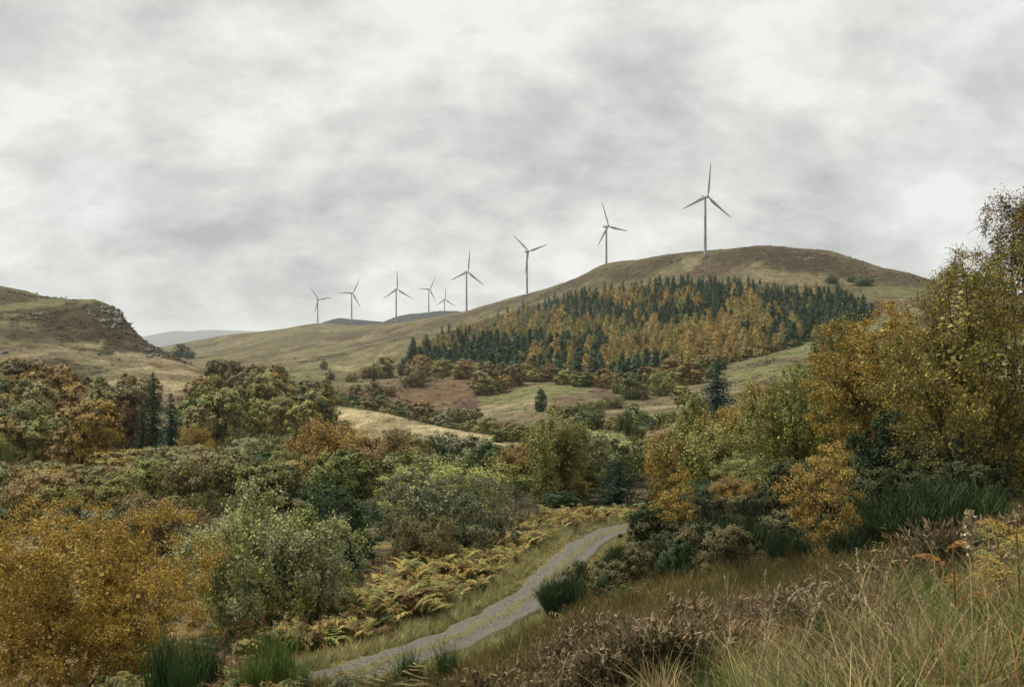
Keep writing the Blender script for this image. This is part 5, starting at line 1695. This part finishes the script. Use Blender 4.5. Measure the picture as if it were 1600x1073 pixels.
def fern(px, py, Y, n, L, color, tint, label, name='bracken_plant', group=None, lift=0.4):
    X = (px - 800) / F * Y
    z = ground_z(X, Y)[0]
    e = obj(name, None, None, (X, Y, z))
    tag(e, label, 'fern', group)
    r = np.random.default_rng(int(px + py))
    for k in range(n):
        fr = obj('frond', FROND[k % 3], e, (0, 0, lift * r.uniform(0.5, 1.1)), k * 2.4 + r.uniform(-0.4, 0.4), L * r.uniform(0.75, 1.15))
        place(fr, color, tint)
    obj('stem', make_mesh('stem', *tubes([(np.array([[0, 0, -0.05], [0.01, 0, lift * 0.6], [0, 0.01, lift * 1.1]]), np.array([0.007, 0.006, 0.004]))], 5), [msr], None, True), e)




def fine_frond(seed):
    r = np.random.default_rng(seed)
    f = np.linspace(0, 1, 9)
    rach = np.stack([0.75 * f ** 1.2, 0.04 * np.sin(3 * f), 0.9 * f - 0.62 * f ** 2.4], -1)
    parts = [tubes([(rach, 0.008 * (1.05 - f))], 4)]
    Pn, Ax, Sz = [], [], []
    for i in range(13):
        g = 0.25 + 0.75 * i / 13
        p = np.array([np.interp(g, f, rach[:, j]) for j in range(3)])
        pl = 0.40 * (1 - g) ** 0.8 + 0.03
        for sgn in (-1, 1):
            dv_ = unit(np.array([0.5, sgn, -0.25 + r.normal() * 0.15]))
            for q in range(9):
                h_ = (q + 0.6) / 9
                base_p = p + dv_ * pl * h_ + np.array([0, 0, -0.22 * pl * h_ * h_])
                for t_ in (-1, 1):
                    d2 = unit(np.array([1.0, -0.5 * sgn, 0.0]) * t_ + dv_ * 0.8 + r.normal(size=3) * 0.25)
                    ll = pl * 0.24 * (1 - h_ * 0.75) + 0.012
                    Pn.append(base_p + d2 * ll * 0.5)
                    Ax.append(d2)
                    Sz.append(ll)
    Pn, Ax = np.array(Pn), np.array(Ax)
    parts.append(leaf_quads(Pn, np.array([0, 0, 1.0]) + r.normal(size=Pn.shape) * 0.3, np.array(Sz), 0.42, Ax, r))
    return merge(parts)


FROND = [make_mesh('frond', *fine_frond(900 + k), [M_LEAF]) for k in range(3)]
fern(1490, 830, 5.6, 4, 0.26, (0.23, 0.115, 0.045), AMBER, 'rust-coloured drooping bracken left of the pale seed spike', lift=0.62)
fern(1590, 800, 5.2, 7, 0.38, (0.25, 0.16, 0.05), (0.20, 0.18, 0.06), 'tall browning bracken at the right edge of the picture', lift=0.62)
fern(1560, 800, 6.0, 5, 0.34, (0.15, 0.17, 0.06), AMBER, 'greener bracken just left of the browning one at the right edge', lift=0.55)
fern(330, 1040, 23, 7, 1.1, (0.10, 0.15, 0.05), (0.22, 0.19, 0.06), 'fresh green fern between the yellow tree and the rushes', lift=0.3)
fern(215, 1060, 22, 6, 0.9, (0.13, 0.15, 0.05), AMBER, 'yellowing fern at the foot of the yellow tree', lift=0.3)

# rushes at the bottom left and on the bank
RU = [make_mesh('rush', *blade_tuft(920 + k, 420, 1.0, 0.11, 0.013, 0.32, 3), [M_STEMGREEN]) for k in range(3)]
for k, (px, top, Y, tone, lab) in enumerate((
        (262, 1000, 21, 0, 'dark green rush clump at the foot of the yellow tree'), (318, 1008, 21, 0, 'dark green rush clump second from the left'), (432, 1002, 20.5, 1, 'large fresh rush clump left of the track'),
        (395, 1030, 19.5, 1, 'rush clump low in front of the large fresh one'), (470, 1045, 20, 1, 'small rush clump at the edge of the track, bottom of the picture'), (285, 1035, 19.5, 0, 'low rush clump at the bottom left'), (700, 1015, 22, 0, 'sparse rush clump on the near side of the track'),
        (640, 1025, 22, 0, 'small rush clump beside the track in the tawny grass'), (785, 880, 57, 0, 'rush clump on the far verge under the bracken'), (868, 915, 44, 0, 'rush clump at the near edge of the track below the bend'), (752, 930, 47, 1, 'pale rush clump on the far verge'))):
    X = (px - 800) / F * Y
    z = ground_z(X, Y)[0]
    Hm = float(np.clip((536.5 - top) / F * Y - z, 0.5, 1.5))
    c1 = [(0.03, 0.065, 0.025), (0.07, 0.12, 0.035)][tone]
    single('rush_clump', RU[k % 3], (X, Y, z - 0.02), (Hm * 1.5, Hm * 1.5, Hm * 1.3), c1, (c1[0] * 2, c1[1] * 1.5, c1[2] * 1.2), lab, 'rushes', 'rush clumps near the track')

# ------------------------------------------------------------------ rock
mrk, t = new_mat('lichened_rock')
tcn = t.n('ShaderNodeTexCoord')
na = t.noise(tcn.outputs['Object'], 1.1, 6, 0.65)
nb = t.noise(tcn.outputs['Object'], 0.35, 3, 0.5)
c = t.ramp(na, [(0.34, (0.05, 0.046, 0.038)), (0.50, (0.17, 0.162, 0.145)), (0.66, (0.36, 0.35, 0.33))])
c = t.mixc(t.maprange(nb, 0.5, 0.65, 0, 0.85), c, (0.07, 0.062, 0.03, 1))
bmp = t.n('ShaderNodeBump')
bmp.inputs['Strength'].default_value = 0.8
bmp.inputs['Distance'].default_value = 0.3
t.put(bmp.inputs['Height'], na)
finish(t, principled(t, c, 0.9, 0.15, bmp.outputs[0]))


def boulder_mesh(seed):
    r = np.random.default_rng(seed)
    n = 9
    V, Q = [], []
    fac = unit(r.normal(size=(9, 3)))
    cut = r.uniform(0.55, 0.95, 9)
    th_ = np.linspace(0.02, math.pi - 0.02, n)
    for a in th_:
        for j in range(14):
            b = 2 * math.pi * j / 14
            p = np.array([math.sin(a) * math.cos(b), math.sin(a) * math.sin(b), math.cos(a)])
            k = np.min(np.where(fac @ p > 0.05, cut / np.maximum(fac @ p, 0.05), 9))
            V.append(p * min(1.0, k) * (1 + r.normal() * 0.03))
    for i in range(n - 1):
        for j in range(14):
            Q.append((i * 14 + j, i * 14 + (j + 1) % 14, (i + 1) * 14 + (j + 1) % 14, (i + 1) * 14 + j))
    return make_mesh('boulder', np.array(V), np.array(Q), [mrk])


BO = [boulder_mesh(950 + k) for k in range(5)]
ROCK = [  # x, y, half-width px, half-height px, count, y0, label
    (176, 496, 16, 17, 34, 300, 'pale lichened crag breaking out of the steep end of the left hill'), (142, 490, 5, 5, 5, 300, 'small grey rock face just left of the main crag'), (58, 494, 16, 5, 10, 300, 'low rock band in the dark heather knoll on the left hill'),
    (242, 552, 14, 8, 18, 300, 'scree of grey stones low on the shoulder of the left hill'), (154, 552, 4, 3, 3, 300, 'single white rock in a dark heather strip on the left hill'), (4, 551, 6, 3, 4, 300, 'grey rocks at the left edge above the wood'),
    (1262, 404, 14, 3, 6, 800, 'grey slabs near the summit of the turbine hill'), (186, 562, 4, 2, 2, 300, 'small stone below the white rock on the left hill'),
]
for (px, py, hw, hh, n, y0, lab) in ROCK:
    h = ground_hit(px, py, y0)
    e = obj('rock_outcrop', None, None, tuple(h))
    tag(e, lab, 'rock', 'rock outcrops on the hills')
    r = np.random.default_rng(int(px))
    for k in range(n):
        hx = ground_hit(px + r.uniform(-hw, hw), py + r.uniform(-hh, hh), y0)
        s = h[1] / F * r.uniform(1.6, 3.8) * (1.5 if hw > 15 and px > 100 and px < 300 else 1.0)
        b = obj('boulder', BO[k % 5], e, tuple(hx - h), r.uniform(0, 6.28), (s * r.uniform(0.8, 1.5), s, s * r.uniform(0.7, 1.3)))

# loose stones on the track
ps = PATH[rng.integers(0, len(PATH), 450)] + side[0] * 0
k_ = rng.integers(0, len(PATH), 450)
off_ = np.where(rng.random(450) < 0.5, rng.normal(size=450) * 0.3 - 0.7, rng.normal(size=450) * 0.3 + 0.7)
ps = PATH[k_] + side[k_] * off_[:, None] + tang[k_] * rng.uniform(-0.4, 0.4, 450)[:, None]
ps[:, 2] += 0.065
bvs = []
for k in range(3):
    r = np.random.default_rng(990 + k)
    cb = np.array([(x, y, z) for z in (-1, 1) for y in (-1, 1) for x in (-1, 1)], float) * np.array([1, 0.8, 0.55]) + r.normal(size=(8, 3)) * 0.22
    bvs.append((cb, np.array([(0, 2, 3, 1), (4, 5, 7, 6), (0, 1, 5, 4), (2, 6, 7, 3), (0, 4, 6, 2), (1, 3, 7, 5)])))
v, q, c_ = scatter(bvs, ps, rng.uniform(0, 6.28, 450), rng.uniform(0.008, 0.026, 450), cols(450, [(0.2, 0.19, 0.17), (0.13, 0.12, 0.10), (0.28, 0.27, 0.25)]))
mls, t = new_mat('loose_stone')
at = t.n('ShaderNodeAttribute', attribute_type='GEOMETRY', attribute_name='col')
finish(t, principled(t, at.outputs['Color'], 0.9, 0.1))
tag(obj('loose_stones', make_mesh('loose_stones', v, q, [mls], c_)), 'loose stones lying in the ruts of the track', 'stones', None, 'stuff')

# flat stone across the drain in the track
h = ground_hit(879, 884, 40, 90)
e = tag(obj('drain_stone', BO[1], None, (h[0], h[1], h[2] + 0.10), 0.4, (0.42, 0.26, 0.05)), 'flat pale stone lying across the left rut of the track', 'stone')

# fallen dead branches under the grey willow
r = np.random.default_rng(77)
pl = []
h0 = ground_hit(615, 905, 35, 70)
for k in range(9):
    s0 = np.array([r.uniform(-1.2, 0.8), r.uniform(-0.6, 0.6), 0.15])
    e0 = s0 + np.array([r.uniform(-1.8, 1.2), r.uniform(-0.6, 0.3), r.uniform(0.3, 1.3)])
    mm = (s0 + e0) / 2 + r.normal(size=3) * 0.2
    pl.append((np.stack([s0, (s0 + mm) / 2 + r.normal(size=3) * 0.04, mm, (mm + e0) / 2, e0]), np.array([0.04, 0.035, 0.028, 0.02, 0.008])))
tag(obj('dead_branch', make_mesh('dead_branch', *tubes(pl, 5), [M_TWIG], None, True), None, tuple(h0)), 'tangle of fallen grey dead branches under the round willow', 'branch')

# ------------------------------------------------------------------ haze
mh = bpy.data.materials.new('haze')
mh.use_nodes = True
th_ = NT(mh.node_tree)
pv = th_.n('ShaderNodeVolumePrincipled')
pv.inputs['Color'].default_value = (0.93, 0.97, 1.0, 1)
pv.inputs['Density'].default_value = 3.2e-5
pv.inputs['Anisotropy'].default_value = 0.2
ho = th_.n('ShaderNodeOutputMaterial')
th_.put(ho.inputs['Volume'], pv.outputs[0])
x0, x1, y0, y1 = -26000, 26000, -60, 19800
zb, zt_ = min(float(GZ.min()), -320.0) - 20, 300.0
hv8 = np.array([(x, y, z) for z in (zb, zt_) for y in (y0, y1) for x in (x0, x1)])
hq6 = np.array([(0, 2, 3, 1), (4, 5, 7, 6), (0, 1, 5, 4), (2, 6, 7, 3), (0, 4, 6, 2), (1, 3, 7, 5)])
tag(obj('haze', make_mesh('haze', hv8, hq6, [mh])), 'thin pale autumn haze hanging in the valley air', 'haze', None, 'stuff')
